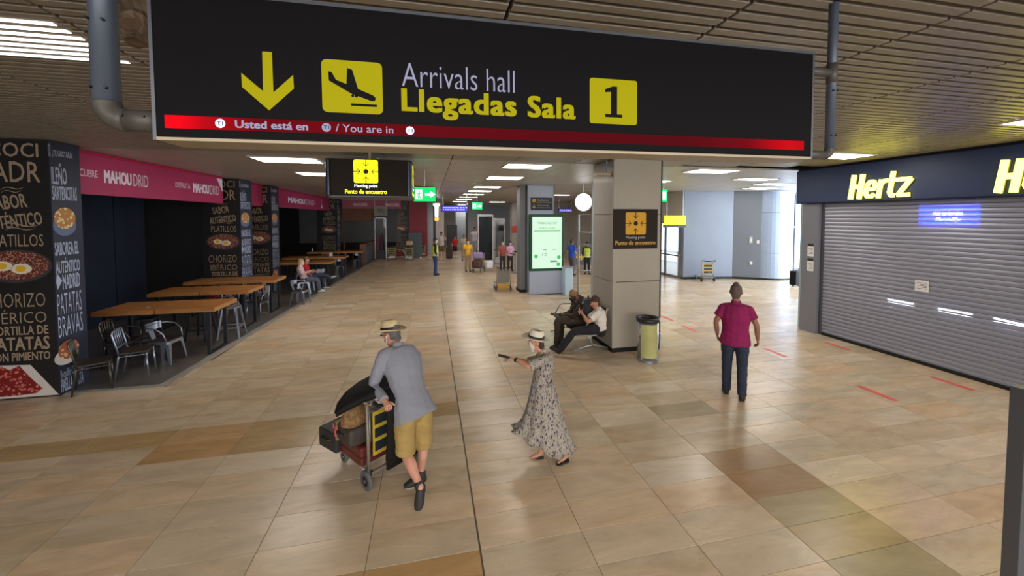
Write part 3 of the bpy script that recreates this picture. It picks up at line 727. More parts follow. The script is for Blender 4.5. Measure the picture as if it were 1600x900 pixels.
paper('white paper notice taped to the middle of the roller shutter', XF+.145, yatX(1445,XF+.14), 1.50, .21, .21)
t = paper('upper white notice with black fittings on the grey shopfront post', XF+.058, 7.58, 1.98, .16, .24); M().box(-.004,0,-.07,.07,.13,.19).build('clip', m_ink, t)
t = paper('lower white notice on the grey shopfront post', XF+.058, 7.58, 1.62, .16, .24); M().box(-.004,0,-.07,.07,.13,.19).build('clip', m_ink, t)
struct(M().box(12.2, 12.3, 1, 8.1, 0, 3.99).box(XF+.3, 12.2, 7.86, 7.96, 0, 3.99).build('wall_office', mat('office_wall', (70,72,80), .6)))
struct(M().box(XF+.3, 12.3, .9, 1.0, 0, 3.99).build('wall_office_side', m_wgrey))
# a screen and tube lamps shining through the perforated shutter
m_bs = mat('office_screen', (20,60,220), .4, emit=(6,50,255), es=9.0)
t = thing('office_screen', 'blue lit screen with white lettering glowing behind the upper shutter', 'screen', (XF+.24, 0, 0))
za, zb = 2.63, 3.04; ya_, yb_ = yatX(1436, XF+.24), yatX(1530, XF+.24)
M().box(0,.04,yb_,ya_,za,zb).build('screen', m_bs, t); M().box(.0,.03,ya_-.05,ya_-.02,zb,3.99).build('hanger', m_alu, t); M().box(.0,.03,yb_+.02,yb_+.05,zb,3.99).build('hanger', m_alu, t)
m_bw = mat('office_screen_text', (230,240,255), .4, emit=(230,240,255), es=14)
text('Ask us for the', (-.002, (ya_+yb_)/2, za+.25), U_, V_, .42, .09, m_bw, t, bold=.04, shear=.3)
text('family', (-.002, (ya_+yb_)/2-.02, za+.13), U_, V_, .38, .09, m_bw, t, bold=.04, shear=.3)
m_tube = mat('office_tube', (240,250,255), .4, emit=(235,245,255), es=60)
for i, (a, b, za, zb) in enumerate(((1393,1433,1.14,1.14),(1473,1527,1.14,1.14),(1562,1610,1.14,1.12))):
    t = thing('office_tube_lamp', ['left one of the three white tube lights showing through the shutter', 'middle one of the three white tube lights showing through the shutter', 'right one of the three white tube lights, at the frame edge behind the shutter'][i], 'tube light', (XF+.26, 0, 0))
    M().cyl((0,yatX(a,XF+.26),za-.03), (0,yatX(b,XF+.26),zb-.03), .014, 10).build('tube', m_tube, t)
    M().cyl((.03,yatX(a,XF+.26)+.02,za-.03), (.03,yatX(a,XF+.26)-.02,za-.03), .03, 10).build('cap', m_alu, t)
# glazing fin beside the post and glazed lobby
gf = struct(thing('window_2', None, None, (XF+.32, 8.04, 0)), 'clear glazing beside the grey shopfront post')
if 'category' in gf: del gf['category']
for i in range(4):
    M().box(.05+i*1.3, 1.3+i*1.3, -.01, .01, .05, 3.9).build('pane', m_glass, gf)
    M().box(i*1.3-.02, i*1.3+.02, -.03, .03, 0, 3.99).build('mullion', mat('pale_mullion', (180,205,215), .3, .3), gf)
# red floor markings
m_tape = mat('red_tape', (222,84,76), .5, var=.1, vscale=20)
T_ = [('red tape mark on the floor nearest the pink shirted man', (1193,544),(1230,558)), ('red tape mark nearest the middle of the roller shutter', (1457,590),(1520,609)), ('brightest red tape mark, out on the floor in front of the shutter', (1343,604),(1400,626)), ('red tape mark close to the shopfront post', (1290,534),(1328,548)),
      ('faded pink tape mark left of the pink shirted man', (1065,509),(1090,518)), ('farthest faded pink tape mark by the main column', (1035,495),(1050,500))]
for lb, a, b in T_:
    a, b = G(*a), G(*b)
    L0 = math.hypot(b[0]-a[0], b[1]-a[1])
    o = thing('floor_tape', lb, 'tape mark', ((a[0]+b[0])/2, (a[1]+b[1])/2, 0), 0, 'red distance marks on the floor')
    l2 = .27
    M().box(-.05,-.006,-l2,l2,.0004,.0016).build('strip', m_tape, o); M().box(.006,.05,-l2+.01,l2,.0004,.0016).build('strip', m_tape, o)
# balustrade post close to the camera at the right edge
p_ = W(1597, 640, .62)
bp = thing('balustrade_post', 'slim grey balustrade post at the bottom right edge', 'post', (W(1597, 800, .62)[0]+.006, .62, 0))
zt_ = W(1597, 612, .62)[2]
M().box(-.008,.03,0,.03,0.0,zt_).build('shaft', mat('post_dark', (96,98,104), .4, .5), bp, bev=.002)
# ================================================================ dining area: printed pillars
XP, YP = -5.7, 7.3
m_pk = mat('print_black', (26,24,26), .5); m_pn = mat('print_black_blue_lit', (32,38,60), .5)
m_tan = mat('print_tan', (158,138,116), .6); m_ltb = mat('print_tan_blue_lit', (170,180,205), .6)  # pillar sides: blue light from the right painted into shaft and lettering tones
def food(name, a, b, c3, sc):
    m = mat(name, a, .55, c2=b, var=.1, vscale=sc)
    nt = m.node_tree; N = nt.nodes; L = nt.links; bs = N['Principled BSDF']
    v = N.new('ShaderNodeTexVoronoi'); v.inputs['Scale'].default_value = sc*1.6; v.inputs['Randomness'].default_value = 1
    tc = N.new('ShaderNodeTexCoord'); L.new(tc.outputs['Object'], v.inputs['Vector'])
    g = N.new('ShaderNodeMath'); g.operation = 'GREATER_THAN'; g.inputs[1].default_value = .42; L.new(v.outputs['Distance'], g.inputs[0])
    old = bs.inputs['Base Color'].links[0].from_socket
    mx = N.new('ShaderNodeMix'); mx.data_type = 'RGBA'; L.new(g.outputs[0], mx.inputs[0]); L.new(old, mx.inputs[6]); mx.inputs[7].default_value = lin(c3)
    L.new(mx.outputs[2], bs.inputs['Base Color']); return m
m_noodle = food('food_noodle', (150,92,80), (196,150,120), (96,40,36), 26)
m_ham = food('food_ham', (178,70,60), (214,130,112), (120,24,24), 14)
m_pot = food('food_potato', (206,190,132), (226,214,170), (176,120,58), 12)
m_paella = food('food_paella', (206,160,96), (228,198,150), (170,90,60), 10)
m_plate = mat('print_plate', (206,200,196), .5); m_pan = mat('print_pan', (62,56,60), .5); m_bowl = mat('print_bowl', (92,108,140), .5)
m_egg = mat('print_egg', (226,218,200), .5); m_yolk = mat('print_yolk', (228,180,40), .5)
def onY(px, py): r = ray(px, py); t = (YP)/r[1]; return r[0]*t-XP, EYE+r[2]*t
def onX(px, py): r = ray(px, py); t = XP/r[0]; return r[1]*t-YP, EYE+r[2]*t
def pillar(Y, dep, label, wid=1.05, X=XP, detail=True, zt=3.99):
    t = thing('printed_pillar', label, 'pillar', (X, Y, 0), 0, 'printed pillars of the dining area')
    M().box(-wid, 0, 0, dep, 0, zt).build('shaft', m_pk, t)
    M().box(-.01, .004, -.004, dep, 0.0, zt).build('side_cladding', m_pn, t)
    O = (0, -.001, 0)
    def ft(body, x1, yt, yb, w, rot=0, bold=.03, m=m_tan):
        a = onY(min(x1, 60), yt); b = onY(min(x1, 60), yb)
        text(body, (-(-onY(x1, (yt+yb)/2)[0])-w/2, -.001, (a[1]+b[1])/2), XU, ZU, w, a[1]-b[1], m, t, bold=bold, rot=rot, res=2)
    ft('COCI', 60, 224, 246, .62, bold=.01); ft('MADR', 63, 253, 285, .80, bold=.005)
    ft('SABOR', 42, 305, 327, .45, .14, .02); ft('AUTÉNTICO', 66, 330, 356, .72, .14, .02)
    ft('PLATILLOS', 68, 366, 385, .68, bold=.0)
    ft('CHORIZO', 71, 457, 479, .76, .0, -.008); ft('IBÉRICO', 73, 482, 504, .72, 0, -.008)
    ft('TORTILLA DE', 76, 508, 522, .72, 0, .02); ft('PATATAS', 78, 525, 546, .74, 0, .025); ft('CON PIMIENTO', 79, 549, 562, .76, 0, .02)
    def swash(x0, y0, x1, y1, th):
        a, b = onY(x0, y0), onY(x1, y1); q = M(); P = []
        for i in range(13):
            s = i/12; P.append((a[0]+(b[0]-a[0])*s, a[1]+(b[1]-a[1])*s+.025*math.sin(s*6.3)))
        up = [(u, v+th*math.sin(math.pi*i/12)+.002) for i, (u, v) in enumerate(P)]
        M().prism(P+up[::-1], O, XU, ZU, .001).build('swash', m_tan, t)
    swash(0, 352, 60, 352, .018); swash(8, 360, 56, 356, .01); swash(0, 297, 38, 292, .012); swash(0, 302, 34, 297, .008)
    c = onY(24, 416)
    M().prism([(c[0]+u*.46, c[1]+v*.255) for u, v in circle(1, 28)], O, XU, ZU, .001).build('printed_pan', m_pan, t)
    M().prism([(c[0]+u*.42, c[1]+.01+v*.22) for u, v in circle(1, 28)], O, XU, ZU, .002).build('printed_noodles', m_noodle, t)
    for x, y, r_ in ((5, 416, .12), (34, 420, .13)):
        e = onY(x, y); M().prism([(e[0]+u*r_, e[1]+v*r_*.62) for u, v in circle(1, 16)], O, XU, ZU, .003).build('printed_egg', m_egg, t)
        M().prism([(e[0]-.01+u*r_*.5, e[1]+v*r_*.4) for u, v in circle(1, 14)], O, XU, ZU, .004).build('printed_yolk', m_yolk, t)
    zb = .03
    P = [(-.95,.02),(-.02,.02),(-.36,.52),(-.95,.55)]; M().prism(P, O, XU, ZU, .001).build('printed_plate', m_plate, t)
    P = [(-.98,.06),(-.60,.05),(-.3,.07),(-.22,.14),(-.32,.26),(-.42,.40),(-.5,.52),(-.62,.46),(-.75,.54),(-.98,.5)]; M().prism(P, O, XU, ZU, .002).build('printed_ham', m_ham, t)
    # side face (normal +X): U along +Y
    UY = (0,1,0); OS = (.004,0,0)
    k = dep/.52
    def st(body, x0, x1, yt, yb, rot=0, bold=.02, m=m_ltb, zk=1):
        xm = (x0+x1)/2; a = onX(x0, (yt+yb)/2)[0]; b = min(onX(x1, (yt+yb)/2)[0], .512); zt_ = onX(xm, yt)[1]; zb_ = onX(xm, yb)[1]
        a = max(a, .01)
        text(body, (.0045, (a+b)/2*k, (zt_+zb_)/2), UY, ZU, (b-a)*k, abs(zt_-zb_), m, t, bold=bold, rot=rot, res=2)
    st('DO', 62, 74, 222, 244); st('¡TE GUSTARÁ!', 81, 112, 234, 248, .02); st('ILEÑO', 64, 103, 254, 288)
    st('SARTENCITAS', 68, 119, 291, 313); st('SABOREA EL', 72, 122, 378, 399); st('AUTÉNTICO', 82, 124, 402, 426); st('MADRID', 97, 124, 427, 450)
    st('PATATAS', 79, 127, 457, 490, .0, -.008); st('BRAVAS', 81, 129, 492, 524, .0, -.008); st('Bocadillo Calamares', 83, 129, 574, 587, .0, 0); st('PAELLA MIXTA', 84, 130, 588, 608)
    def side_disc(x, y, ry, rz_, m, name, th=.001, n=22, half=0):
        c = onX(x, y); cy_ = min(c[0], .36)
        M().prism([((cy_+u*ry)*k, c[1]+v*rz_) for u, v in circle(1, n)], (.0045,0,0), UY, ZU, th).build(name, m, t)
    side_disc(101, 352, .20, .17, m_bowl, 'printed_bowl'); side_disc(101, 341, .185, .17, m_pot, 'printed_potatoes', .002)
    side_disc(100, 262, .08, .1, m_pot, 'printed_potatoes', .002) if 0 else None
    c = onX(88, 440); M().prism([((c[0]+.01)*k, c[1]-.13), ((c[0]+.09)*k, c[1]), ((c[0]+.01)*k, c[1]+.13), (max(c[0]-.07, .01)*k, c[1])], (.0045,0,0), UY, ZU, .002).build('diamond_mark', m_ltb, t)
    side_disc(104, 556, .21, .13, m_plate, 'printed_plate', .001); side_disc(107, 545, .18, .15, m_paella, 'printed_paella', .002)
    return t
pillar(7.3, .52, 'nearest printed food pillar at the left edge, black with Madrileño lettering')
pillar(13.4, .8, 'second printed food pillar, behind the third wooden table', 1.05, -5.72)
pillar(15.8, .72, 'third printed food pillar, close behind the second one', .9, -5.72)
pillar(26.0, .9, 'fourth printed food pillar, far off behind the wooden tables', 1.2, -5.68)
pillar(28.2, .6, 'farthest printed food pillar beside the dark red wall panel', .55, -1.45)
# ---------------------------------------------------------------- magenta fascia boards
m_mag = mat('fascia_magenta', (164,38,86), .5, var=.05, vscale=1); m_mags = mat('fascia_magenta_deep', (170,10,60), .5)
m_wp = mat('print_white', (226,214,226), .6)
XB = -6.0
def bX(px): r = ray(px, 290); return r[1]*XB/r[0]
def board(y0, y1, items, label, tri=False, guitar=None):
    t = thing('fascia_board', label, 'fascia', (XB, y0, 3.22), 0, 'magenta fascia boards over the dining area')
    M().box(-.12, 0, 0, y1-y0, 0, .72).build('panel', m_mag, t)
    M().box(-.12, .02, 0, y1-y0, .72, .77).build('top_rail', m_mags, t)
    for a, b, big in items:
        ya, yb = bX(a)-y0, bX(b)-y0; h = .25 if big else .13; zc_ = .36 if big else .38
        if big:
            w = yb-ya; text('MAHOU', (.001, ya+w*.3, zc_), (0,1,0), ZU, w*.58, h, m_wp, t, bold=.05); text('DRID', (.001, ya+w*.81, zc_), (0,1,0), ZU, w*.36, h, m_wp, t, bold=-.01)
        else: text(big_txt(a), (.001, (ya+yb)/2, zc_), (0,1,0), ZU, yb-ya, h, m_wp, t, bold=-.005)
    if tri: M().prism([(y1-y0-.32,.72),(y1-y0-.01,.72),(y1-y0-.01,.34)][::-1], (.001,0,0), (0,1,0), ZU, .002).build('white_corner', m_wp, t)
    if guitar:
        g = bX(guitar)-y0; q = M(); q.prism([(g+u*.16, .2+v*.1) for u, v in circle(1, 14)], (.001,0,0), (0,1,0), ZU, .002); q.prism([(g-.03,.28),(g+.03,.28),(g+.02,.6),(g-.02,.6)], (.001,0,0), (0,1,0), ZU, .002); q.build('guitar_mark', m_wp, t)
    return t
def big_txt(a): return 'DESCUBRE' if a < 150 else 'DISFRUTA'
board(7.86, 13.0, [(108,153,False),(162,232,True),(274,297,False),(301,342,True)], 'nearest and longest magenta Mahoudrid fascia board with two big names', True)
board(14.25, 15.75, [], 'short blank magenta fascia board between second and third printed pillars')
board(16.6, 25.4, [(449,491,True)], 'third magenta Mahoudrid fascia board with a guitar mark', False, 502)
x0, x1 = W(534,318,26.9)[0], W(586,318,26.9)[0]; x2 = W(626,318,26.9)[0]
m_pf = mat('fascia_pink_far', (168,80,104), .5)
t = thing('cross_fascia', 'far dusty pink fascia board crossing at the end of the dining area', 'fascia', (x0, 26.9, 3.4))
M().box(0, x2-x0, 0.1, .22, 0, .58).build('panel', m_pf, t); text('MAHOUDRID', ((x2-x0)*.85, .099, .26), XU, ZU, .9, .22, m_wp, t, bold=.02); text('MAHOUDRID', ((x2-x0)*.3, .099, .26), XU, ZU, .9, .22, m_wp, t, bold=.02)
m_hw = mat('header_wood', (112,74,48), .6, var=.1, vscale=2)
a, b = W(534,325,27.0), W(583,345,27.0)
t = thing('wood_header', 'brown wooden header under the far pink fascia', 'header', (a[0], 27.05, b[2])); M().box(0, b[0]-a[0], 0, .2, 0, a[2]-b[2]).build('board', m_hw, t); M().box(.05, .12, .02, .18, -b[2], 0).build('upright', m_hw, t)
a, b = W(584,322,26.8), W(605,337,26.8)
t = thing('menu_sign', 'pale square menu sign hanging beside the wooden header', 'sign', (a[0], 26.85, b[2])); M().box(0, b[0]-a[0], 0, .05, 0, a[2]-b[2]).build('panel', mat('menu_grey', (150,146,140), .5), t); text('menu', ((b[0]-a[0])/2, -.001, (a[2]-b[2])/2), XU, ZU, .45, .28, m_pan, t)
M().box(.02, .05, .01, .04, a[2]-b[2], CZ-b[2]).box(b[0]-a[0]-.05, b[0]-a[0]-.02, .01, .04, a[2]-b[2], CZ-b[2]).build('hanger', m_alu, t)
a, b = W(585,340,27.2), W(604,386,27.2); w = b[0]-a[0]
t = thing('glass_case', 'tall glass display case with magenta contents at the far end of the dining area', 'display case', (a[0], 27.2, 0))
for x in (0, w-.05): M().box(x, x+.05, 0, .05, 0, a[2]).build('post', m_alu, t)
M().box(0, w, 0, .6, a[2]-.05, a[2]).build('top', m_alu, t); M().box(0, w, .02, .6, 0, .6).build('plinth', m_pan, t); M().box(.05, w-.05, .02, .03, .6, a[2]-.05).build('pane', m_glass, t)
for i, c_ in enumerate(((150,40,80),(90,30,50),(140,110,110))): M().box(.1+i*.25, .26+i*.25, .2, .4, .6, 1.5+.2*(i % 2)).build('stacked_goods', mat('goods_%d' % i, c_, .5), t)

# ================================================================ tables
m_wood = mat('table_wood', (150,98,50), .45, c2=(176,122,68), var=.1, vscale=5, stretch=(.6,6,6))
m_iron = mat('table_iron', (44,46,54), .45, .5)
m_silver = mat('chair_silver', (150,158,174), .3, .75)
m_dsil = mat('chair_dark_metal', (92,88,84), .35, .75)
m_seatd = mat('chair_dark_seat', (44,36,32), .5)
def table(x0, x1, y0, y1, label, zt=.98, th=.085):
    t = thing('wooden_table', label, 'table', ((x0+x1)/2, (y0+y1)/2, 0), 0, 'long wooden tables of the dining area')
    a, b = (x1-x0)/2, (y1-y0)/2
    for s in (-1, 1): M().box(min(s*.012, s*a), max(s*.012, s*a), -b, b, zt-th, zt).build('table_top', m_wood, t, bev=.006)
    for s in (-1, 1):
        x = s*(a-.16)
        q = M().box(x-.03, x+.03, -b+.08, -b+.14, 0, zt-th).box(x-.03, x+.03, b-.22, b-.16, 0, zt-th).box(x-.03, x+.03, -b+.14, b-.22, 0.0, .035).box(x-.03, x+.03, -b+.14, b-.22, zt-th-.04, zt-th)
        q.build('leg_frame', m_iron, t)
    M().box(-.02, .02, -.03, .03, zt-th-.03, zt-th).build('joining_plate', m_iron, t)
    return t
tables = [(-6.35,-4.27,8.80,9.74,'nearest long wooden table beside the metal chairs'), (-6.6,-4.43,10.7,11.62,'second long wooden table from the front'), (-6.75,-4.42,12.35,13.25,'third long wooden table, in front of the second printed pillar'),
          (-6.3,-3.95,16.9,17.8,'long wooden table just behind the two seated people'), (-6.5,-3.85,18.95,19.85,'fifth long wooden table, with a white napkin holder on it'), (-6.3,-3.6,21.9,22.8,'farthest long wooden table before the wooden divider')]
for a in tables: table(*a)
# ---------------------------------------------------------------- chairs (front = +Y, back at -Y)
def slat_chair(label, loc, rz, m=m_silver, arms=False, group='slat backed metal chairs', seat=m_seatd, detail=True):
    t = thing('metal_chair', label, 'chair', loc, rz, group)
    M().prism(rrect(.42,.40,.05), (0,0,.44), (1,0,0), (0,1,0), .03).build('seat', seat, t, bev=.006)
    for sx in (-1, 1):
        M().tube([(sx*.17,.17,.44),(sx*.19,.2,0)], [.016,.012], 10).build('leg', m, t, smooth=True)
        M().tube([(sx*.18,-.18,.46),(sx*.18,-.19,.36),(sx*.19,-.24,0)], [.016,.016,.012], 10).build('leg', m, t, smooth=True)
    q = M(); pts = [(-.19,-.17,.42),(-.2,-.21,.62)]+[(-.2+.05-.05*math.cos(a), -.25, .80+.05*math.sin(a)) for a in np.linspace(0, math.pi/2, 4)]
    pts += [(-p[0], p[1], p[2]) for p in pts[::-1]]
    q.tube(pts, .014, 10).build('back_frame', m, t, smooth=True)
    for i in range(4):
        x = -.105+.07*i; M().tube([(x,-.2,.56),(x,-.235,.72),(x,-.25,.845)], .009, 8).build('back_slat', m, t, smooth=True)
    M().tube([(-.19,-.195,.56),(.19,-.195,.56)], .01, 8).build('back_rail', m, t)
    for s in (-1, 1): M().tube([(s*.17,.17,.40),(s*.175,-.17,.40)], .009, 8).build('seat_rail', m, t)
    if arms:
        for s in (-1, 1): M().tube([(s*.2,-.22,.68),(s*.24,0,.67),(s*.24,.15,.64),(s*.22,.18,.56),(s*.19,.17,.45)], .012, 8).build('armrest', m, t, smooth=True)
    return t
def sheet_chair(label, loc, rz, m=m_silver, group='pressed sheet metal armchairs', arms=True):
    t = thing('sheet_metal_chair', label, 'chair', loc, rz, group)
    M().prism(rrect(.40,.38,.05), (0,0,.435), (1,0,0), (0,1,0), .02).build('seat', m_seatd if m is m_silver else m, t, bev=.006)
    M().prism(rrect(.41,.39,.05), (0,0,.38), (1,0,0), (0,1,0), .055).build('seat_apron', m, t, bev=.004)
    for sx in (-1, 1):
        for sy in (-1, 1):
            a = V(sx*.165, sy*.16, .43); b = V(sx*.225, sy*.235, 0); m_ = V(sx*.175, sy*.175, .32)
            q = M()
            def R(p, w): return [(p[0]-sx*w, p[1], p[2]), (p[0], p[1], p[2]), (p[0], p[1]-sy*w, p[2]), (p[0]-sx*w*.45, p[1]-sy*w*.45, p[2])]
            q.rings([R(a+V(sx*.02,sy*.02,0), .1), R(m_+V(sx*.02,sy*.02,0), .06), R(b, .032)]).build('leg', m, t)
    if arms:
        pts = [(-.21,.16,.44),(-.235,.12,.6),(-.25,0,.70),(-.24,-.14,.72),(-.17,-.24,.72),(0,-.27,.72)]; pts += [(-p[0], p[1], p[2]) for p in pts[:-1][::-1]]
        M().tube(pts, .013, 10).build('arm_rail', m, t, smooth=True)
        q = M(); rg = []
        for a in np.linspace(-1, 1, 13):
            x = .19*math.sin(a*1.35); yy = -.265+.07*a*a; rg.append([(x,yy,.60+.03*abs(a)),(x,yy-.008,.60+.03*abs(a)),(x,yy-.012,.76),(x,yy-.004,.76)])
        q.rings(rg).build('back_band', m, t, smooth=False)
        M().prism([(-.05,0),(.05,0),(.06,.17),(-.06,.17)], (0,-.2,.45), (1,0,0), (0,-.3,.95), .006).build('back_splat', m, t)
    return t
def tall_stool(label, loc, rz=0, m=m_iron, h=.72):
    t = thing('tall_stool', label, 'stool', loc, rz, 'tall metal stools under the tables')
    M().prism(rrect(.32,.32,.05), (0,0,h-.03), (1,0,0), (0,1,0), .03).build('seat', m, t, bev=.005)
    for sx in (-1, 1):
        for sy in (-1, 1): M().bar((sx*.13,sy*.13,h-.03), (sx*.215,sy*.215,0), .04, .03).build('leg', m, t)
    for s in (-1, 1): M().bar((s*.185,-.185,.25), (s*.185,.185,.25), .015, .02).build('foot_rail', m, t); M().bar((-.185,s*.185,.25), (.185,s*.185,.25), .015, .02).build('foot_rail', m, t)
    return t
R_ = math.radians
slat_chair('dark metal chair nearest the camera, beside the front printed pillar', (-5.36,7.47,.004), R_(-60), m_dsil)
slat_chair('dark metal armchair tucked behind the nearest dark chair', (-5.72,8.62,.004), R_(-80), m_dsil, True)
slat_chair('silver metal chair with a four slat back beside the white sheet chair', (-5.1,7.98,.004), R_(-74), m_silver)
sheet_chair('whitish pressed metal armchair nearest the kerb and the first table', (-5.03,8.62,.004), R_(-95), m_silver)
tall_stool('dark stool under the left half of the nearest table', (-5.75,9.3,.004), R_(8))
tall_stool('dark stool behind the middle of the nearest table', (-5.15,10.05,.004), R_(-6))
tall_stool('pale legged stool behind the right end of the nearest table', (-4.55,10.1,.004), R_(5), m_silver)
slat_chair('silver metal chair under the second table', (-5.5,12.05,.004), R_(190), m_silver)
slat_chair('silver metal armchair under the right end of the second table', (-4.75,11.98,.004), R_(172), m_silver, True)
sheet_chair('whitish sheet metal chair standing clear at the end of the third table', (-4.12,13.55,.004), R_(-100), m_silver)
tall_stool('dark stool under the third table', (-5.5,13.65,.004), 0)
sheet_chair('pale sheet chair under the table behind the seated people', (-4.35,16.6,.004), R_(20), m_silver)
sheet_chair('pale sheet chair under the fifth table', (-4.3,20.25,.004), R_(180), m_silver)
sheet_chair('pale sheet chair under the farthest table', (-4.0,23.1,.004), R_(175), m_silver)
tall_stool('dark stool at the far side of the fifth table', (-5.2,20.3,.004), 0)
m_nap = mat('napkin_white', (220,222,226), .6); m_bot = mat('sauce_red', (120,30,30), .3)
t = thing('napkin_holder', 'white napkin holder standing on the fifth wooden table', 'napkin holder', (W(517,394,19.3)[0], 19.3, .98)); M().box(-.06,.06,-.05,.05,0,.18).build('napkins', m_nap, t, bev=.01); M().box(-.08,.08,-.07,.07,0,.03).build('tray', m_alu, t)
for px_, Y_, c_, l_ in ((540,19.3,m_bot,'red sauce bottle on the right end of the fifth table'), (459,22.5,m_nap,'pale bottle at the left end of the farthest table')):
    t = thing('sauce_bottle', l_, 'bottle', (max(W(px_,395,Y_)[0], -6.2), Y_, .98)); M().lathe([(.035,0),(.035,.12),(.015,.16),(.015,.2)], 14).build('body', c_, t, smooth=True); M().lathe([(.017,.2),(.017,.225)], 12).build('cap', m_pan, t)
t = thing('napkin', 'small white paper scrap lying on the nearest wooden table', 'paper', (W(231,475,9.1)[0], 9.1, .981)); M().prism([(-.03,-.02),(.03,-.025),(.035,.02),(-.02,.03)], (0,0,0), (1,0,0), (0,1,0), .004).build('sheet', m_nap, t)
t = thing('dropped_paper', 'white paper scrap on the dark floor beside the third table', 'paper', (*G(414,488)[:2], .005)); M().prism([(-.08,-.03),(.08,-.035),(.09,.03),(-.05,.04)], (0,0,0), (1,0,0), (0,1,0), .004).build('sheet', m_nap, t)
# divider units with wood posts and grey panels
m_dw = mat('divider_wood', (128,92,66), .5, var=.1, vscale=3); m_dp = mat('divider_panel', (82,96,108), .5)
for i, (xx, yy, l_) in enumerate(((-3.75,24.4,'nearer wooden divider with a grey panel at the end of the tables'), (-3.6,27.4,'farther wooden divider beside the parked trolleys'))):
    t = thing('divider', l_, 'divider', (xx, yy, 0), 0, 'wooden dividers at the end of the tables')
    M().box(-.35,.0,0,.08,0,1.15).build('end_post', m_dw, t); M().box(-.35,0,2.6,2.68,0,1.15).build('end_post', m_dw, t)
    M().box(-.06,0,.08,2.6,.04,1.08).build('panel', m_dp, t); M().box(-.35,.02,-.02,2.7,1.15,1.2).build('cap', m_dw, t)
t = thing('grey_screen_panel', 'low grey blue screen standing in front of the dark red wall panel', 'screen', (W(649,380,27.2)[0], 27.2, 0))
M().box(-.45,.45,0,.04,.1,1.75).build('panel', m_dp, t); M().box(-.4,-.3,-.2,.24,0,.1).build('foot', m_alu, t); M().box(.3,.4,-.2,.24,0,.1).build('foot', m_alu, t)
# ceiling hung light sculpture near corridor end
a = W(682,318,24)
t = thing('hanging_lantern', 'slim white hanging lantern with an orange foot left of the flight screen', 'lantern', (a[0], 24, 0))
zt, zb = a[2], W(682,345,24)[2]
M().cyl((0,0,zt),(0,0,CZ),.012).build('cord', m_black, t); M().lathe([(.1,zb+.25),(.12,zt-.2),(.2,zt-.1),(.2,zt)], 14).build('shade', mat('lantern_white', (240,245,255), .4, emit=(240,245,255), es=1.8), t); M().lathe([(.1,zb),(.14,zb+.1),(.1,zb+.22)], 14).build('foot_glow', mat('lantern_orange', (240,160,70), .4, emit=(255,170,80), es=1.2), t)
# ================================================================ black freestanding displays, wall bits along the corridor
def display(x0, x1, yt, yb, Y, label):
    a, b = W(x0, yt, Y), W(x1, yb, Y); w = b[0]-a[0]; zt = a[2]
    t = thing('display_stand', label, 'display', (a[0]+w/2, Y, 0), 0, 'dark display stands by the walkway')
    M().box(-w/2, w/2, 0, .3, .1, zt).build('body', mat('display_rim', (200,200,205), .4), t, bev=.04); M().box(-w/2+.08, w/2-.06, -.01, 0, .45, zt-.12).build('dark_screen', mat('display_dark', (22,30,34), .15, coat=.5), t); M().box(-w/2+.1, w/2-.1, .05, .25, 0, .1).build('foot', m_alu, t)
display(746, 771, 335, 404, 21, 'larger dark display stand with white rim left of the parked single trolley')
display(772, 789, 341, 404, 22.5, 'narrower dark display stand just right of the larger one')
for px_, Y_, w_, l_, z1_ in ((809, 30, .9, 'beige pillar behind the fire extinguisher', 4), (739, 34.5, .9, 'grey pillar under the smaller exit sign', 4)):
    x = W(px_, 350, Y_)[0]; t = thing('far_pillar', l_, 'pillar', (x, Y_, 0), 0); M().box(-w_/2, w_/2, 0, w_, .1, z1_-.01).build('shaft', m_wall if px_ == 809 else m_wgrey, t); M().box(-w_/2-.02, w_/2+.02, -.02, w_, 0, .1).build('plinth', m_black, t)
a = W(810, 352, 19)
t = thing('fire_extinguisher', 'red fire extinguisher standing left of the dark slim pillar', 'fire extinguisher', (W(812,390,20.2)[0], 20.2, .0))
z0 = .45
M().lathe([(.11,z0),(.12,z0+.05),(.12,z0+.85),(.05,z0+.98),(.03,z0+1.05)], 16).build('cylinder', mat('extinguisher_red', (130,20,24), .3), t, smooth=True); M().tube([(.0,0,z0+1.05),(.0,-.05,z0+1.3),(.05,-.1,z0+1.5),(.0,-.1,z0+1.7)], .03, 8).build('hose', m_pan, t); M().box(-.16,.16,-.16,.16,0,.45).build('stand', m_pan, t)
M().cyl((0,.13,0),(0,.13,2.2),.02).build('pole', m_alu, t)
a, b = W(800,353,20.3), W(813,364,20.3); M().box(a[0]-t.location.x, b[0]-t.location.x, .1, .12, b[2], a[2]).build('red_plate', mat('plate_red', (170,60,40), .5), t)
# barrier posts with green belt
def unit3(v): return v/np.linalg.norm(v)
posts = [G(806,427), G(770,414), G(745,412)]
m_belt = mat('belt_green', (40,120,70), .6)
for i, p in enumerate(posts):
    t = thing('barrier_post', ['nearest silver barrier post right of the single trolley', 'middle silver barrier post in front of the dark displays', 'farthest barrier post behind the woman in yellow'][i], 'barrier post', p, 0, 'belt barrier posts')
    M().lathe([(.17,0),(.17,.02),(.03,.05),(.03,.98),(.04,.98),(.04,1.05),(.0,1.05)], 20).build('post', m_alu, t, smooth=False)
for i in range(2):
    a, b = V(*posts[i]), V(*posts[i+1]); d_ = unit3(b-a); a, b = a+d_*.05, b-d_*.05; o = M().bar(tuple(a+V(0,0,.93)), tuple(b+V(0,0,.93)), .004, .05, up=(0,0,1)).build('barrier_belt', m_belt); tag(o, ['green barrier belt to the nearest barrier post', 'green barrier belt to the farthest barrier post'][i], 'belt', 'green barrier belts')
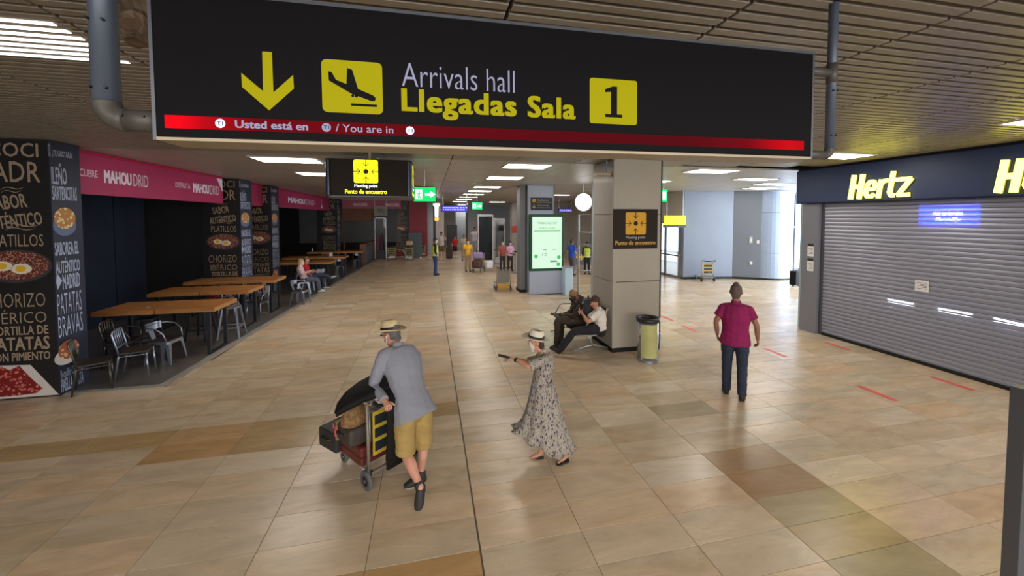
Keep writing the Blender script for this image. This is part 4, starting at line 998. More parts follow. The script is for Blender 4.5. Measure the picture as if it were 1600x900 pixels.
# ================================================================ metal lattice tower, round globe light, arrow board
tw = thing('lattice_tower', 'silver metal lattice tower left of the main column', 'tower', (4.95, 11.9, 0))
for dx, dy in ((-.02,.3),(.25,-.2),(.9,.3),(.9,-.2)): M().cyl((dx,dy,0),(dx,dy,3.95 if dx > 0 else 2.9),.035,10).build('pole', m_alu, tw)
for z in (1.0, 1.9, 2.3, 2.9, 3.3, 3.75):
    for p_, q_ in (((.25,-.2),(.9,-.2)),((-.02,.3),(.9,.3)),((-.02,.3),(.25,-.2))):
        if z > 2.9 and p_[0] < 0: continue
        M().cyl((*p_,z),(*q_,z),.02,8).build('rung', m_alu, tw)
M().box(.2,.95,-.25,.35,1.86,1.9).build('shelf', m_wgrey, tw); M().box(.35,.8,-.1,.2,1.9,2.3).build('shelf_goods', mat('goods_teal', (40,60,70), .5), tw)
a = W(911,316,13.2)
t = thing('round_light', 'round white glowing disc light behind the metal lattice tower', 'light', (a[0], 13.2, a[2]))
M().prism(circle(.31,32), (0,0,0), XU, ZU, .08).build('disc', mat('disc_glow', (245,250,255), .4, emit=(245,250,255), es=1.6), t); M().prism(circle(.33,32), (0,.03,0), XU, ZU, .06).build('rim', m_alu, t); M().cyl((0,0,.3),(0,0,CZ-a[2]),.015).build('hanger', m_alu, t)
t = thing('arrow_board', 'A-frame floor board with a yellow arrow behind the lattice tower', 'board', (*G(906,424)[:2], 0), R_(0))
M().box(-.42,.42,-.02,.02,.35,1.2).build('panel', m_wgrey, t); 
for s in (-1, 1): M().bar((s*.40,-.03,1.25),(s*.52,-.25,0),.04,.04).build('leg', m_whb if 0 else mat('board_white', (210,212,216), .4), t); M().bar((s*.40,.03,1.25),(s*.52,.3,0),.04,.04).build('leg', MATS['board_white'], t)
M().prism([(-.22,-.05),(.05,-.05),(.0,-.12),(.07,-.18),(.24,0),(.07,.18),(0,.12),(.05,.05),(-.22,.05)], (0,-.021,.75), XU, ZU, .002).build('arrow', mat('arrow_yellow', (235,190,40), .5, emit=(235,190,40), es=.2), t)
t = thing('lit_plinth', 'pale glowing bluish plinth right of the advertising totem', 'plinth', (*G(884,460)[:2], 0)); M().box(-.1,.2,-.2,.2,0,1.0).build('body', mat('plinth_pale', (190,215,235), .3), t, bev=.01); M().box(-.12,.22,-.22,.22,1.0,1.03).build('top', m_alu, t)
# yellow strip sign over the glazed doors, wall furniture
a, b = W(1033,337,15.3), W(1066,351,15.3)
t = thing('yellow_strip_sign', 'yellow strip sign above the glazed doors right of the main column', 'sign', (a[0], 15.0, b[2])); M().box(0,b[0]-a[0]-.05,0,.08,0,a[2]-b[2]).build('panel', m_lity, t); M().box(-.03,b[0]-a[0]-.03,0,.1,-.12,0).build('lower_edge', m_pan, t); text('Salida', ((b[0]-a[0])*.35,-.001,.2), XU, ZU, .45, .16, m_dk, t)
M().cyl((.1,.04,a[2]-b[2]),(.1,.04,CZ-b[2]),.02).build('hanger', m_alu, t); M().cyl((.9,.04,a[2]-b[2]),(.9,.04,CZ-b[2]),.02).build('hanger', m_alu, t)
for i, (px_, py_) in enumerate(((1173,375),(1184,378),(1173,411))):
    r = ray(px_, py_); a_, b_ = V(*A1), V(*A2); d_ = b_-a_; M_ = np.array([[r[0], -d_[0]],[r[1], -d_[1]]]); s_ = np.linalg.solve(M_, a_)
    p_ = a_+d_*s_[1]; z_ = EYE+r[2]*s_[0]; ang = math.atan2(d_[1], d_[0])
    t = thing('wall_switch', ['small pale double switch plate on the grey wall by the steel column', 'small round switch right of the double switch plate', 'lower pale socket plate on the grey wall by the steel column'][i], 'switch', (p_[0]-.0, p_[1]-.0, z_), ang, 'switch plates on the grey wall')
    M().box(-.06,.06,-.02,-.0,-.14 if i == 0 else -.08,.14 if i == 0 else .08).build('plate', m_wall, t); M().box(-.03,.03,-.03,-.02,-.05,.05).build('rocker', m_paper, t)
# ================================================================ bin by the column
m_binb = mat('bin_body', (196,200,205), .25, .75); m_bing = mat('bin_yellow_green', (190,190,126), .35, var=.1, vscale=3, coat=.2)
bn = thing('litter_bin', 'cylindrical metal litter bin with yellowish panel in front of the main column', 'bin', (4.17,6.72,0))
M().lathe([(.205,.0),(.205,.05)], 36).build('foot_ring', m_alu, bn); M().lathe([(.195,.05),(.195,.78)], 36).build('body', m_binb, bn, smooth=True)
q = M(); rg = []
for a in np.linspace(R_(200), R_(295), 18): rg.append([(.197*math.cos(a), .197*math.sin(a), .1), (.2*math.cos(a), .2*math.sin(a), .1), (.2*math.cos(a), .2*math.sin(a), .74), (.197*math.cos(a), .197*math.sin(a), .74)])
q.rings(rg).build('yellow_panel', m_bing, bn, smooth=False)
rim = [(.2,.77),(.225,.78),(.225,.85),(.19,.86),(.15,.84),(.15,.78)]
M().rings([[(r*math.cos(2*math.pi*j/36), r*math.sin(2*math.pi*j/36), z) for j in range(36)] for r, z in rim], False).build('black_rim', mat('bin_rim', (42,42,44), .4), bn, smooth=True)
M().tube([(.2,0,.55),(.27,0,.5),(.27,0,.2),(.2,0,.16)], .012, 8).build('side_handle', m_alu, bn, smooth=True)
# ================================================================ beam seat by the column (front = -X)
m_bmet = mat('bench_metal', (176,176,172), .35, .6); m_bseat = mat('bench_seat', (30,30,34), .45)
be = thing('beam_bench', 'metal airport bench with black seats against the main column', 'bench', (3.28,7.5,0))
def bench_end(y, arms=True):
    M().tube([(-.42,y,.03),(-.05,y,.11),(.1,y,.12),(.42,y,.03)], [.016,.022,.022,.016], 10).build('foot', m_bmet, be, smooth=True)
    M().tube([(.05,y,.11),(.0,y,.25),(-.06,y,.37)], [.03,.028,.03], 10).build('upright', m_bmet, be, smooth=True)
def bench_side(y):
    M().tube([(-.36,y,.40),(-.1,y,.37),(.06,y,.38),(.14,y,.48),(.32,y,.92)], .02, 10).build('seat_frame', m_bmet, be, smooth=True)
    M().tube([(-.24,y,.41),(-.12,y,.63),(-.04,y,.655),(.2,y,.64)], .014, 10).build('armrest', m_bmet, be, smooth=True)
bench_end(-.05); bench_end(1.35)
M().tube([(-.06,-.15,.33),(-.06,1.6,.33)], .035, 12).build('beam', m_bmet, be)
for i in range(4): bench_side(-.2+i*.58)
for i in range(3):
    y0 = -.18+i*.58; y1 = y0+.54
    P = [(-.36,.42),(-.1,.385),(.07,.40),(.15,.50),(.32,.9),(.305,.91),(.125,.51),(.05,.425),(-.1,.41),(-.355,.45)]
    M().rings([[(x, yy, z) for x, z in P] for yy in (y0, y1)]).build('seat_shell', m_bseat, be)
# ================================================================ luggage trolleys (push direction +Y)
m_tro = mat('trolley_metal', (176,170,160), .32, .7); m_tyr = mat('tyre', (92,94,98), .6); m_hub = mat('hub', (36,36,38), .5)
m_ady = mat('ad_yellow', (196,168,58), .5); m_adk = mat('ad_dark', (34,42,46), .5); m_adb = mat('ad_blue', (60,110,190), .4); m_hnd = mat('handle_black', (24,24,26), .45)
def wheel(t, x, y, r, w=.035):
    c = V(x, y, r)
    q = M(); pr_ = [(r*.55,-w/2),(r*.9,-w/2),(r,-w/4),(r,w/4),(r*.9,w/2),(r*.55,w/2)]
    q.rings([[(x+o, y+rr*math.cos(a), r+rr*math.sin(a)) for rr, o in pr_] for a in np.linspace(0, 2*math.pi, 20, endpoint=False)], False, True)
    o = q.build('wheel', m_tyr, t, smooth=False)
    h_ = M().tube([(x-w*.42,y,r),(x+w*.42,y,r)], r*.58, 14); h_.build('hub', m_hub, o)
    M().tube([(x-w*.6,y,r),(x+w*.6,y,r)], r*.16, 10).build('axle', m_alu, o)
def trolley(label, loc, rz, group=None):
    t = thing('luggage_trolley', label, 'trolley', loc, rz, group)
    for s in (-1, 1):
        wheel(t, s*.29, 0, .1); wheel(t, s*.2, .62, .065)
        M().tube([(s*.27,-.02,.16),(s*.265,.0,.55),(s*.26,.02,.86),(s*.26,.0,.93),(s*.255,-.07,.945),(s*.24,-.15,.915)], .017, 10).build('upright', m_tro, t, smooth=True)
        M().tube([(s*.25,.06,.17),(s*.225,.03,.5),(s*.225,.04,.82)], .012, 10).build('inner_upright', m_alu, t, smooth=True)
        M().tube([(s*.27,0,.17),(s*.27,.3,.2),(s*.2,.72,.19),(s*.18,.86,.23)], .014, 10).build('base_rail', m_tro, t, smooth=True)
        M().bar((s*.29,-.02,.1),(s*.25,-.02,.2),.03,.04).build('wheel_bracket', m_hub, t); M().bar((s*.2,.62,.08),(s*.2,.62,.19),.03,.03).build('wheel_bracket', m_hub, t)
        M().tube([(s*.255,-.1,.935),(s*.24,-.16,.912),(s*.16,-.175,.91)], .021, 10).build('grip_end', m_hnd, t)
    M().tube([(-.18,.86,.23),(0,.88,.24),(.18,.86,.23)], .014, 10).build('nose_rail', m_tro, t)
    for y in (.12, .3, .48, .66): M().bar((-.24+.04*y,y,.2),(.24-.04*y,y,.2),.02,.012).build('base_slat', m_tro, t)
    M().tube([(-.17,-.175,.91),(.17,-.175,.91)], .021, 12).build('push_handle', m_hnd, t, smooth=True)
    M().bar((-.25,-.03,.17),(.25,-.03,.17),.025,.03).build('rear_rail', m_tro, t)
    M().box(-.21,.21,-.005,.005,.32,.78).build('advert_panel', m_ady, t)
    q = M().box(-.19,.19,-.007,-.005,.64,.74).build('advert_block', m_adk, t); M().box(-.19,.19,-.007,-.005,.5,.6).build('advert_block', m_adk, t); M().box(-.19,.19,-.007,-.005,.36,.46).build('advert_block', m_adk, t); M().prism(circle(.035,12), (.05,-.007,.41), XU, ZU, .001).build('advert_dot', m_adb, t)
    q = M()
    for z in (.80, .88):
        M().tube([(-.23,-.03,z),(-.21,.16,z),(.21,.16,z),(.23,-.03,z)], .006, 6).build('basket_wire', m_alu, t)
    for x in np.linspace(-.18, .18, 5): M().tube([(x,.16,.88),(x,.15,.78),(x,-.0,.77)], .005, 6).build('basket_wire', m_alu, t)
    return t
pushed = trolley('silver luggage trolley loaded with cases pushed by the man in the straw hat', (-.43,4.25,0), R_(39))
spots = [(2.74,14.3,5,'empty trolley with yellow base parked left of the advertising totem'), (-2.45,26.3,2,'trolley parked at the end of the wooden divider'), (-1.32,25.9,0,'trolley with pale bags parked left of the guard in the yellow vest'),
         (-.55,28.0,0,'trolley half hidden behind the guard in the yellow vest'), (11.9,14.55,-8,'lone trolley parked against the blue grey wall')]
for i, (x, y, a, l_) in enumerate(spots): dup(pushed, (x, y, 0), R_(a), l_, 'parked luggage trolleys')
single = [o for o in COL.objects if o.get('label', '').startswith('empty trolley with yellow base')][0]
for ch in single.children:
    if ch.name.split('.')[0] == 'advert_panel': ch.data = ch.data.copy(); ch.data.materials[0] = mat('panel_grey', (140,138,132), .4, .3)
    if ch.name.split('.')[0] in ('advert_block', 'advert_dot'): ch.location.z = -.0; ch.data = ch.data.copy(); ch.data.materials[0] = mat('panel_grey', (140,138,132), .4, .3)
M().box(-.24,.24,-.04,.12,.1,.24).build('yellow_base', mat('base_yellow', (214,160,30), .5), single)
def softbox(w, d, h, r=.03, n=4):
    """rounded luggage body, base at z=0"""
    bm = bmesh.new(); bmesh.ops.create_cube(bm, size=1)
    for v in bm.verts: v.co = Vector((v.co.x*w, v.co.y*d, (v.co.z+.5)*h))
    bmesh.ops.bevel(bm, geom=bm.edges[:], offset=r, segments=n, affect='EDGES', profile=.6)
    m = M(); m.v = [tuple(v.co) for v in bm.verts]; m.f = [tuple(v.index for v in f.verts) for f in bm.faces]; m.mi = [0]*len(m.f); bm.free(); return m
def onTro(x, y, z):   # point of the pushed trolley -> world
    a = R_(39); return (-.43+x*math.cos(a)-y*math.sin(a), 4.25+x*math.sin(a)+y*math.cos(a), z)
RT_ = R_(39)
m_red_s = mat('case_oxblood', (98,40,36), .4, var=.1, vscale=6); m_blk = mat('case_black', (15,14,15), .75, spec=.3, bump=.3, bscale=30); m_brn = mat('case_brown', (62,54,50), .6, var=.15, vscale=20, bump=.2, bscale=60); m_drk = mat('case_charcoal', (46,44,44), .6, var=.1, vscale=10, bump=.2, bscale=60)
t = thing('red_suitcase', 'oxblood red suitcase lying lowest on the loaded trolley', 'suitcase', onTro(-.06,.28,.215), RT_)
softbox(.50,.44,.20,.03).build('shell', m_red_s, t, smooth=False); M().box(-.252,.252,-.222,.222,.095,.105).build('seam', mat('seam_red', (60,22,20), .5), t)
M().tube([(-.08,-.22,.11),(-.07,-.25,.11),(.07,-.25,.11),(.08,-.22,.11)], .01, 8).build('carry_handle', m_hnd, t)
t = thing('charcoal_trunk', 'charcoal case overhanging the front end of the loaded trolley', 'suitcase', onTro(-.13,.68,.212), RT_+.1)
softbox(.50,.34,.22,.03).build('shell', m_drk, t); M().tube([(-.25,-.08,.14),(-.275,-.06,.14),(-.275,.06,.14),(-.25,.08,.14)], .01, 8).build('carry_handle', m_hnd, t)
for sx in (-1, 1): M().box(sx*.2-.02, sx*.2+.02, .17, .19, .0, .05).build('case_foot', m_hnd, t)
t = thing('brown_suitcase', 'grey brown soft suitcase with yellow strap on top of the red suitcase', 'suitcase', onTro(-.15,.30,.418), RT_-.06)
softbox(.48,.40,.20,.05).build('shell', m_brn, t, smooth=True); 
M().rings([[(x*1.0, y, z) for x, z in ((-.243,-.002),(.243,-.002),(.243,.203),(-.243,.203))] for y in (.09,.13)]).build('yellow_strap', mat('strap_ochre', (150,130,70), .6), t)
M().tube([(-.245,-.06,.12),(-.265,-.04,.12),(-.265,.04,.12),(-.245,.06,.12)], .012, 8).build('carry_handle', m_hnd, t)
q = M(); q.prism([(0,0),(.05,.04),(.06,-.01)], (-.25,.11,.13), (0,-1,0), ZU, .006); q.prism([(0,0),(-.05,.035),(-.055,-.02)][::-1], (-.25,.11,.13), (0,-1,0), ZU, .006); q.prism([(0,0),(.02,-.09),(-.02,-.09)][::-1], (-.25,.11,.13), (0,-1,0), ZU, .006); q.build('pink_ribbon', mat('ribbon_pink', (226,100,110), .6), t)
t = thing('straw_bag', 'tan straw handbag standing on the brown suitcase', 'bag', onTro(-.29,.20,.62), RT_)
m_straw = mat('straw', (150,118,76), .8, c2=(112,84,52), var=.2, vscale=30, bump=.8, bscale=70)
rg = []
for z, a, b in ((0,.10,.06),(.03,.15,.09),(.10,.155,.09),(.17,.12,.06),(.215,.06,.025),(.225,.03,.01)): rg.append([(a*math.cos(p)*(1+.04*math.sin(5*p+z*30)), b*math.sin(p), z) for p in np.linspace(0, 2*math.pi, 26, endpoint=False)])
M().rings(rg).build('body', m_straw, t, smooth=True)
for s in (-1, 1): M().tube([(-.06,s*.02,.2),(-.05,s*.03,.27),(0,s*.03,.29),(.05,s*.03,.27),(.06,s*.02,.2)], .007, 8).build('bag_handle', mat('leather', (58,40,30), .5), t, smooth=True)
# black garment bag folded over the handle: a flat wing above the luggage and a long panel hanging down
t = thing('garment_bag', 'large black garment bag folded over the trolley handle and hanging beside the man', 'garment bag', onTro(0,0,0), RT_)
q = M(); rg = []
for x, yc, w, z, th in ((-.60,.0,.02,.93,.006),(-.52,.03,.09,.965,.02),(-.38,.06,.16,1.0,.03),(-.2,.06,.22,1.03,.04),(0,.06,.25,1.045,.045),(.18,.06,.24,1.03,.045),(.27,.05,.2,.99,.04)):
    rg.append([(x, yc+w*a, z+th*b-(.03 if a < -.9 else 0)) for a, b in ((-1,0),(-.7,-.8),(0,-1),(.7,-.8),(1,0),(.7,.8),(0,1),(-.7,.8))])
q.rings(rg).build('folded_top', m_blk, t, smooth=True)
q = M(); rg = []
for y, z, th, xa, xb in ((-.13,1.04,.03,-.20,.26),(-.235,.96,.04,-.20,.28),(-.25,.80,.05,-.20,.29),(-.225,.55,.055,-.19,.30),(-.20,.35,.05,-.185,.31),(-.18,.22,.03,-.17,.30)):
    rg.append([(xa,y-th*.2,z),(xa+.04,y-th*.5,z),(xb-.04,y-th*.5,z),(xb,y-th*.2,z),(xb,y+th*.2,z),(xb-.04,y+th*.5,z),(xa+.04,y+th*.5,z),(xa,y+th*.2,z)])
q.rings(rg).build('hanging_panel', m_blk, t, smooth=True, bev=.006)
M().bar((.16,-.2,.2),(.22,-.21,.14),.02,.03).build('green_tag', mat('tag_green', (60,150,110), .5), t)
# parked trolleys carry small bags
def soft_bag(name, label, loc, w, d, h, m, rz=0, cat='bag'):
    t = thing(name, label, cat, loc, rz); softbox(w,d,h,min(w,d,h)*.3).build('body', m, t, smooth=True); M().tube([(-w*.2,0,h),(-w*.12,0,h+.08),(w*.12,0,h+.08),(w*.2,0,h)], .012, 8).build('bag_handle', m_hnd, t, smooth=True); return t
m_cream = mat('bag_cream', (214,190,160), .7)
soft_bag('cream_bag', 'cream bag heaped on top of the trolley left of the guard', (-1.3,25.95,.99), .42,.26,.28, m_cream)
sc2 = thing('black_suitcase', 'black upright suitcase by the bright glazing on the right', 'suitcase', G(1243,447), R_(10))
softbox(.42,.26,.58,.04).build('shell', m_blk, sc2); sc2.children[0].location.z = .05
for s in (-1, 1): M().box(s*.16-.02, s*.16+.02, -.03, .03, 0, .06).build('wheel', m_tyr, sc2)
M().tube([(-.1,0,.62),(-.1,0,.7),(.1,0,.7),(.1,0,.62)], .01, 8).build('pull_handle', m_alu, sc2)
# ================================================================ figures
def unit(v): v = V(*v); return v/np.linalg.norm(v)
def loft(m, P, RA, RB, side, n=14, sub=3, dome=(True, True)):
    P = [V(*p) for p in P]; k = len(P)
    def cr(a, i, t):
        p0, p1, p2, p3 = a[max(i-1,0)], a[i], a[min(i+1,k-1)], a[min(i+2,k-1)]
        return .5*((2*p1)+(p2-p0)*t+(2*p0-5*p1+4*p2-p3)*t*t+(3*p1-p0-3*p2+p3)*t**3)
    A = [float(x) for x in RA]; B = [float(x) for x in RB]; Q = []; qa = []; qb = []
    for i in range(k-1):
        for s in range(sub): t = s/sub; Q.append(cr(P, i, t)); qa.append(cr(A, i, t)); qb.append(cr(B, i, t))
    Q.append(P[-1]); qa.append(A[-1]); qb.append(B[-1])
    rings = []; kk = len(Q); sd = V(*side)
    T = [unit(Q[min(i+1,kk-1)]-Q[max(i-1,0)]) for i in range(kk)]
    def ring(c, t, a, b):
        u = sd-(sd@t)*t
        if np.linalg.norm(u) < .1: u = np.cross(t, V(0,0,1))
        u = unit(u); w = np.cross(t, u)
        return [c+u*a*math.cos(2*math.pi*j/n)+w*b*math.sin(2*math.pi*j/n) for j in range(n)]
    if dome[0]:
        r = min(qa[0], qb[0])
        for f in (.95, .7, .38): s = math.sqrt(1-f*f)+.02; rings.append(ring(Q[0]-T[0]*r*f, T[0], qa[0]*s, qb[0]*s))
    for i in range(kk): rings.append(ring(Q[i], T[i], qa[i], qb[i]))
    if dome[1]:
        r = min(qa[-1], qb[-1])
        for f in (.38, .7, .95): s = math.sqrt(1-f*f)+.02; rings.append(ring(Q[-1]+T[-1]*r*f, T[-1], qa[-1]*s, qb[-1]*s))
    m.rings(rings)
def remesh(m, vox, it=4):
    me = bpy.data.meshes.new('t'); me.from_pydata(m.v, [], m.f); o = bpy.data.objects.new('t', me); COL.objects.link(o)
    r = o.modifiers.new('r', 'REMESH'); r.mode = 'VOXEL'; r.voxel_size = vox
    if it: s = o.modifiers.new('s', 'SMOOTH'); s.factor = .5; s.iterations = it
    dg = bpy.context.evaluated_depsgraph_get(); e = bpy.data.meshes.new_from_object(o.evaluated_get(dg))
    out = M(); co = np.zeros(len(e.vertices)*3); e.vertices.foreach_get('co', co); out.v = [tuple(c) for c in co.reshape(-1,3)]
    out.f = [tuple(p.vertices) for p in e.polygons]; out.mi = [0]*len(out.f)
    bpy.data.objects.remove(o); bpy.data.meshes.remove(me); bpy.data.meshes.remove(e); return out
def wrinkle(m, amp, fr, seed=0):
    v = np.array(m.v); s = seed*1.7
    d = amp*(np.sin(v[:,2]*fr+3*np.sin(v[:,0]*9+s)+2*np.cos(v[:,1]*8+s))*.6+np.sin(v[:,2]*fr*2.3+v[:,0]*21+s)*.4)
    c = v.mean(0); dr = v-c; dr[:,2] = 0; l = np.linalg.norm(dr, axis=1)[:,None]+1e-6
    v = v+dr/l*d[:,None]; m.v = [tuple(p) for p in v]; return m
def joints(S=1.0, pose='stand', stride=.0, arms=0.0):
    J = dict(pelvis=(0,0,.94), waist=(0,.0,1.08), chest=(0,.0,1.28), neck=(0,-.01,1.48), head=(0,.02,1.635),
             shL=(-.18,-.01,1.42), shR=(.18,-.01,1.42), elL=(-.235,-.03-arms*.1,1.15), elR=(.235,-.03+arms*.1,1.15), wrL=(-.25,.05-arms*.2,.92), wrR=(.25,.05+arms*.2,.92),
             hiL=(-.09,0,.92), hiR=(.09,0,.92), knL=(-.10,.02+stride*.5,.49), knR=(.10,.02-stride*.3,.49), anL=(-.10,stride*.8,.085), anR=(.10,-stride*.8,.085+abs(stride)*.12), toL=(-.115,.17+stride*.8,.03), toR=(.115,.16-stride*.8,.035))
    if pose == 'sit':
        J.update(pelvis=(0,0,.53), waist=(0,-.06,.68), chest=(0,-.13,.86), neck=(0,-.16,1.06), head=(0,-.11,1.21), shL=(-.18,-.15,1.0), shR=(.18,-.15,1.0), elL=(-.23,-.06,.76), elR=(.23,-.06,.76), wrL=(-.12,.16,.74), wrR=(.12,.16,.74),
                 hiL=(-.09,.02,.53), hiR=(.09,.02,.53), knL=(-.11,.44,.50), knR=(.11,.44,.50), anL=(-.11,.50,.085), anR=(.11,.50,.085), toL=(-.12,.66,.03), toR=(.12,.66,.03))
    return {k: V(*v)*S for k, v in J.items()}
def hand(body, wr, d, nrm, S, curl=.5, n=8):
    """palm and five separate fingers; d = direction of the hand, nrm = back of the hand"""
    d = unit(d); nrm = unit(V(*nrm)-(V(*nrm)@d)*d); s = np.cross(d, nrm); wr = V(*wr)
    for i, (o, l) in enumerate(((-.030,.068),(-.010,.078),(.010,.074),(.028,.060))):
        b = wr+d*.072*S+s*o*S; a1 = curl*.8; a2 = curl*1.7
        d1 = d*math.cos(a1)-nrm*math.sin(a1); d2 = d*math.cos(a2)-nrm*math.sin(a2)
        body.tube([b-d*.015*S, b+d1*l*.45*S, b+d1*l*.45*S+d2*l*.55*S], [.0092*S,.0085*S,.0068*S], n)
    b = wr+d*.03*S-s*.03*S; t1 = unit(d*.75-s*.65-nrm*.2*curl)
    body.tube([b, b+t1*.035*S, b+t1*.035*S+unit(t1+d*.6)*.03*S], [.011*S,.010*S,.008*S], n)
def figure(name, label, loc, rz, S=1.0, J=None, Jw=None, skin=(196,148,122), hair=(60,46,38), hair_style='short', top=None, bottom=None, shoes=((30,30,32),), vox=.012, hyaw=0, hpitch=0, hroll=0, slim=1.0, face=True, curl=(.5,.5), hat=None, mask=None, sex='m', handdir=None, bodyw=1.0):
    root = thing(name, label, 'person', loc, rz)
    if J is None: J = joints(S)
    if Jw:
        c_, s_ = math.cos(rz), math.sin(rz)
        for k, v in Jw.items():
            dx, dy = v[0]-loc[0], v[1]-loc[1]; J[k] = V(dx*c_+dy*s_, -dx*s_+dy*c_, v[2]-loc[2])
    X = V(1,0,0); S0 = S; S = S*slim
    sd = unit(J['shR']-J['shL']); hd = unit(J['hiR']-J['hiL'])
    m_skin = mat('skin_%d_%d_%d' % skin, skin, .5, var=.06, vscale=12)
    b = M()
    up = unit(J['neck']-J['chest'])
    bw = bodyw
    loft(b, [J['pelvis']-up*.06*S, J['pelvis'], J['waist'], J['chest'], J['neck']*.8+J['chest']*.2, J['neck']], [.10*S*bw,.145*S*bw,.12*S*bw,.145*S*bw,.10*S*bw,.056*S], [.08*S,.10*S*bw,.09*S*bw,.10*S*bw,.07*S,.053*S], sd)
    fh = unit(np.cross(up, sd)); fh = V(fh[0], fh[1], fh[2])
    R = Matrix.Rotation(hyaw, 3, 'Z') @ Matrix.Rotation(hpitch, 3, 'X') @ Matrix.Rotation(hroll, 3, 'Y')
    hr, hf, hu = (V(*(R @ Vector(q))) for q in ((1,0,0),(0,1,0),(0,0,1)))
    H = J['head']; hs = S0
    def hp(r, f, u): return H+(hr*r+hf*f+hu*u)*hs
    loft(b, [J['neck']-up*.03*S, J['neck']*.5+hp(0,-.015,-.09)*.5, hp(0,-.01,-.06)], [.058*S,.052*S,.05*S], [.055*S,.052*S,.05*S], sd)
    prof = [(-.118,.035,.028,.03),(-.10,.03,.045,.055),(-.055,.014,.062,.078),(0,0,.073,.093),(.045,-.006,.075,.095),(.08,-.006,.063,.08),(.098,-.006,.035,.045)]
    def headloft(m, pr, sub=2): loft(m, [hp(0, f, u) for u, f, a, c in pr], [a*hs for u, f, a, c in pr], [c*hs for u, f, a, c in pr], hr, sub=sub, n=16)
    headloft(b, prof)
    loft(b, [hp(0,.088,.02), hp(0,.104,-.012), hp(0,.11,-.028)], [.009*hs,.013*hs,.016*hs], [.008*hs,.012*hs,.012*hs], hr, n=8, sub=2)
    for s in (-1, 1): loft(b, [hp(s*.074,-.005,.025), hp(s*.083,-.012,-.0), hp(s*.075,-.002,-.03)], [.01*hs]*3, [.018*hs,.022*hs,.013*hs], hr, n=8, sub=2)
    for q in 'LR':
        sh, el, wr = J['sh'+q], J['el'+q], J['wr'+q]; hi, kn, an, to = J['hi'+q], J['kn'+q], J['an'+q], J['to'+q]
        loft(b, [J['neck']*.35+sh*.65-up*.01, sh, sh*.5+el*.5, el, el*.55+wr*.45, wr], [.034*S,.044*S,.043*S,.039*S,.038*S,.027*S], [.034*S,.044*S,.043*S,.039*S,.036*S,.022*S], sd)
        hdv = unit(wr-el) if not handdir or q not in handdir else unit(handdir[q][0]); nr = V(0,0,1) if abs(hdv[2]) < .6 else (V(-1,0,0) if q == 'L' else V(1,0,0))
        if handdir and q in handdir: nr = V(*handdir[q][1])
        nr = unit(nr-(nr@hdv)*hdv); sv = np.cross(hdv, nr)
        loft(b, [wr-hdv*.01*S0, wr+hdv*.03*S0, wr+hdv*.078*S0], [.026*S0,.037*S0,.036*S0], [.018*S0,.016*S0,.013*S0], sv, n=12, sub=2)
        J['_h'+q] = (hdv, nr)
        loft(b, [J['pelvis']*.4+hi*.6, hi*.75+kn*.25, hi*.4+kn*.6, kn, kn*.65+an*.35, kn*.2+an*.8, an], [.09*S,.084*S,.066*S,.053*S,.056*S,.036*S,.034*S], [.095*S,.088*S,.07*S,.056*S,.06*S,.038*S,.037*S], hd)
        fd = unit(to-an); kf = 1 if (len(shoes) > 1 and shoes[1] == 'sandal') else .8; loft(b, [an+V(0,0,0), an*.6+to*.4-V(0,0,.008), to], [.034*S*kf,.042*S*kf,.04*S*kf], [.036*S*kf,.03*S*kf,.018*S*kf], hd, sub=2, n=10)
    b = remesh(b, vox, 3)
    for q, c in zip('LR', curl): hand(b, J['wr'+q], *J['_h'+q], S0, c if q == 'L' else c)
    b.build('body', m_skin, root, smooth=True)
    # face
    if face:
        m_e = mat('eye_white', (228,224,220), .3); m_i = mat('iris', (50,38,30), .3); m_l = mat('lips', (160,86,80), .5); mh = mat('hair_%d_%d_%d' % hair, hair, .7, var=.25, vscale=30, bump=.5, bscale=60)
        for s in (-1, 1):
            e = M().lathe([(.0,-.011*hs),(.008*hs,-.008*hs),(.012*hs,0),(.008*hs,.008*hs),(0,.011*hs)], 10, tuple(hp(s*.031,.082,.012))).build('eye', m_e, root, smooth=True)
            M().lathe([(.0,-.006*hs),(.006*hs,0),(0,.006*hs)], 8, tuple(hp(s*.031,.092,.012))).build('iris', m_i, e, smooth=True)
            M().bar(hp(s*.018,.094,.032), hp(s*.046,.084,.034), .006*hs, .006*hs).build('eyebrow', mh, root)
        M().bar(hp(-.022,.09,-.058), hp(.022,.09,-.058), .008*hs, .010*hs).build('mouth', m_l, root)
    if hair_style:
        mh = mat('hair_%d_%d_%d' % hair, hair, .7, var=.25, vscale=30, bump=.5, bscale=60); h = M()
        if hair_style == 'short': pr = [(-.055,-.055,.058,.05),(-.02,-.042,.077,.07),(.03,-.024,.083,.092),(.075,-.010,.078,.099),(.104,-.008,.064,.082),(.114,-.008,.046,.060)]
        elif hair_style == 'crop': pr = [(-.05,-.053,.058,.05),(-.01,-.038,.078,.074),(.035,-.02,.081,.093),(.075,-.010,.075,.096),(.100,-.008,.062,.078),(.110,-.008,.045,.058)]
        else: pr = [(-.20,-.06,.05,.03),(-.12,-.055,.075,.05),(-.05,-.045,.085,.065),(.0,-.035,.086,.08),(.045,-.018,.083,.092),(.08,-.008,.074,.098),(.107,-.008,.053,.068),(.124,-.008,.02,.028)]
        headloft(h, pr); h.build('hair', mh, root, smooth=True)
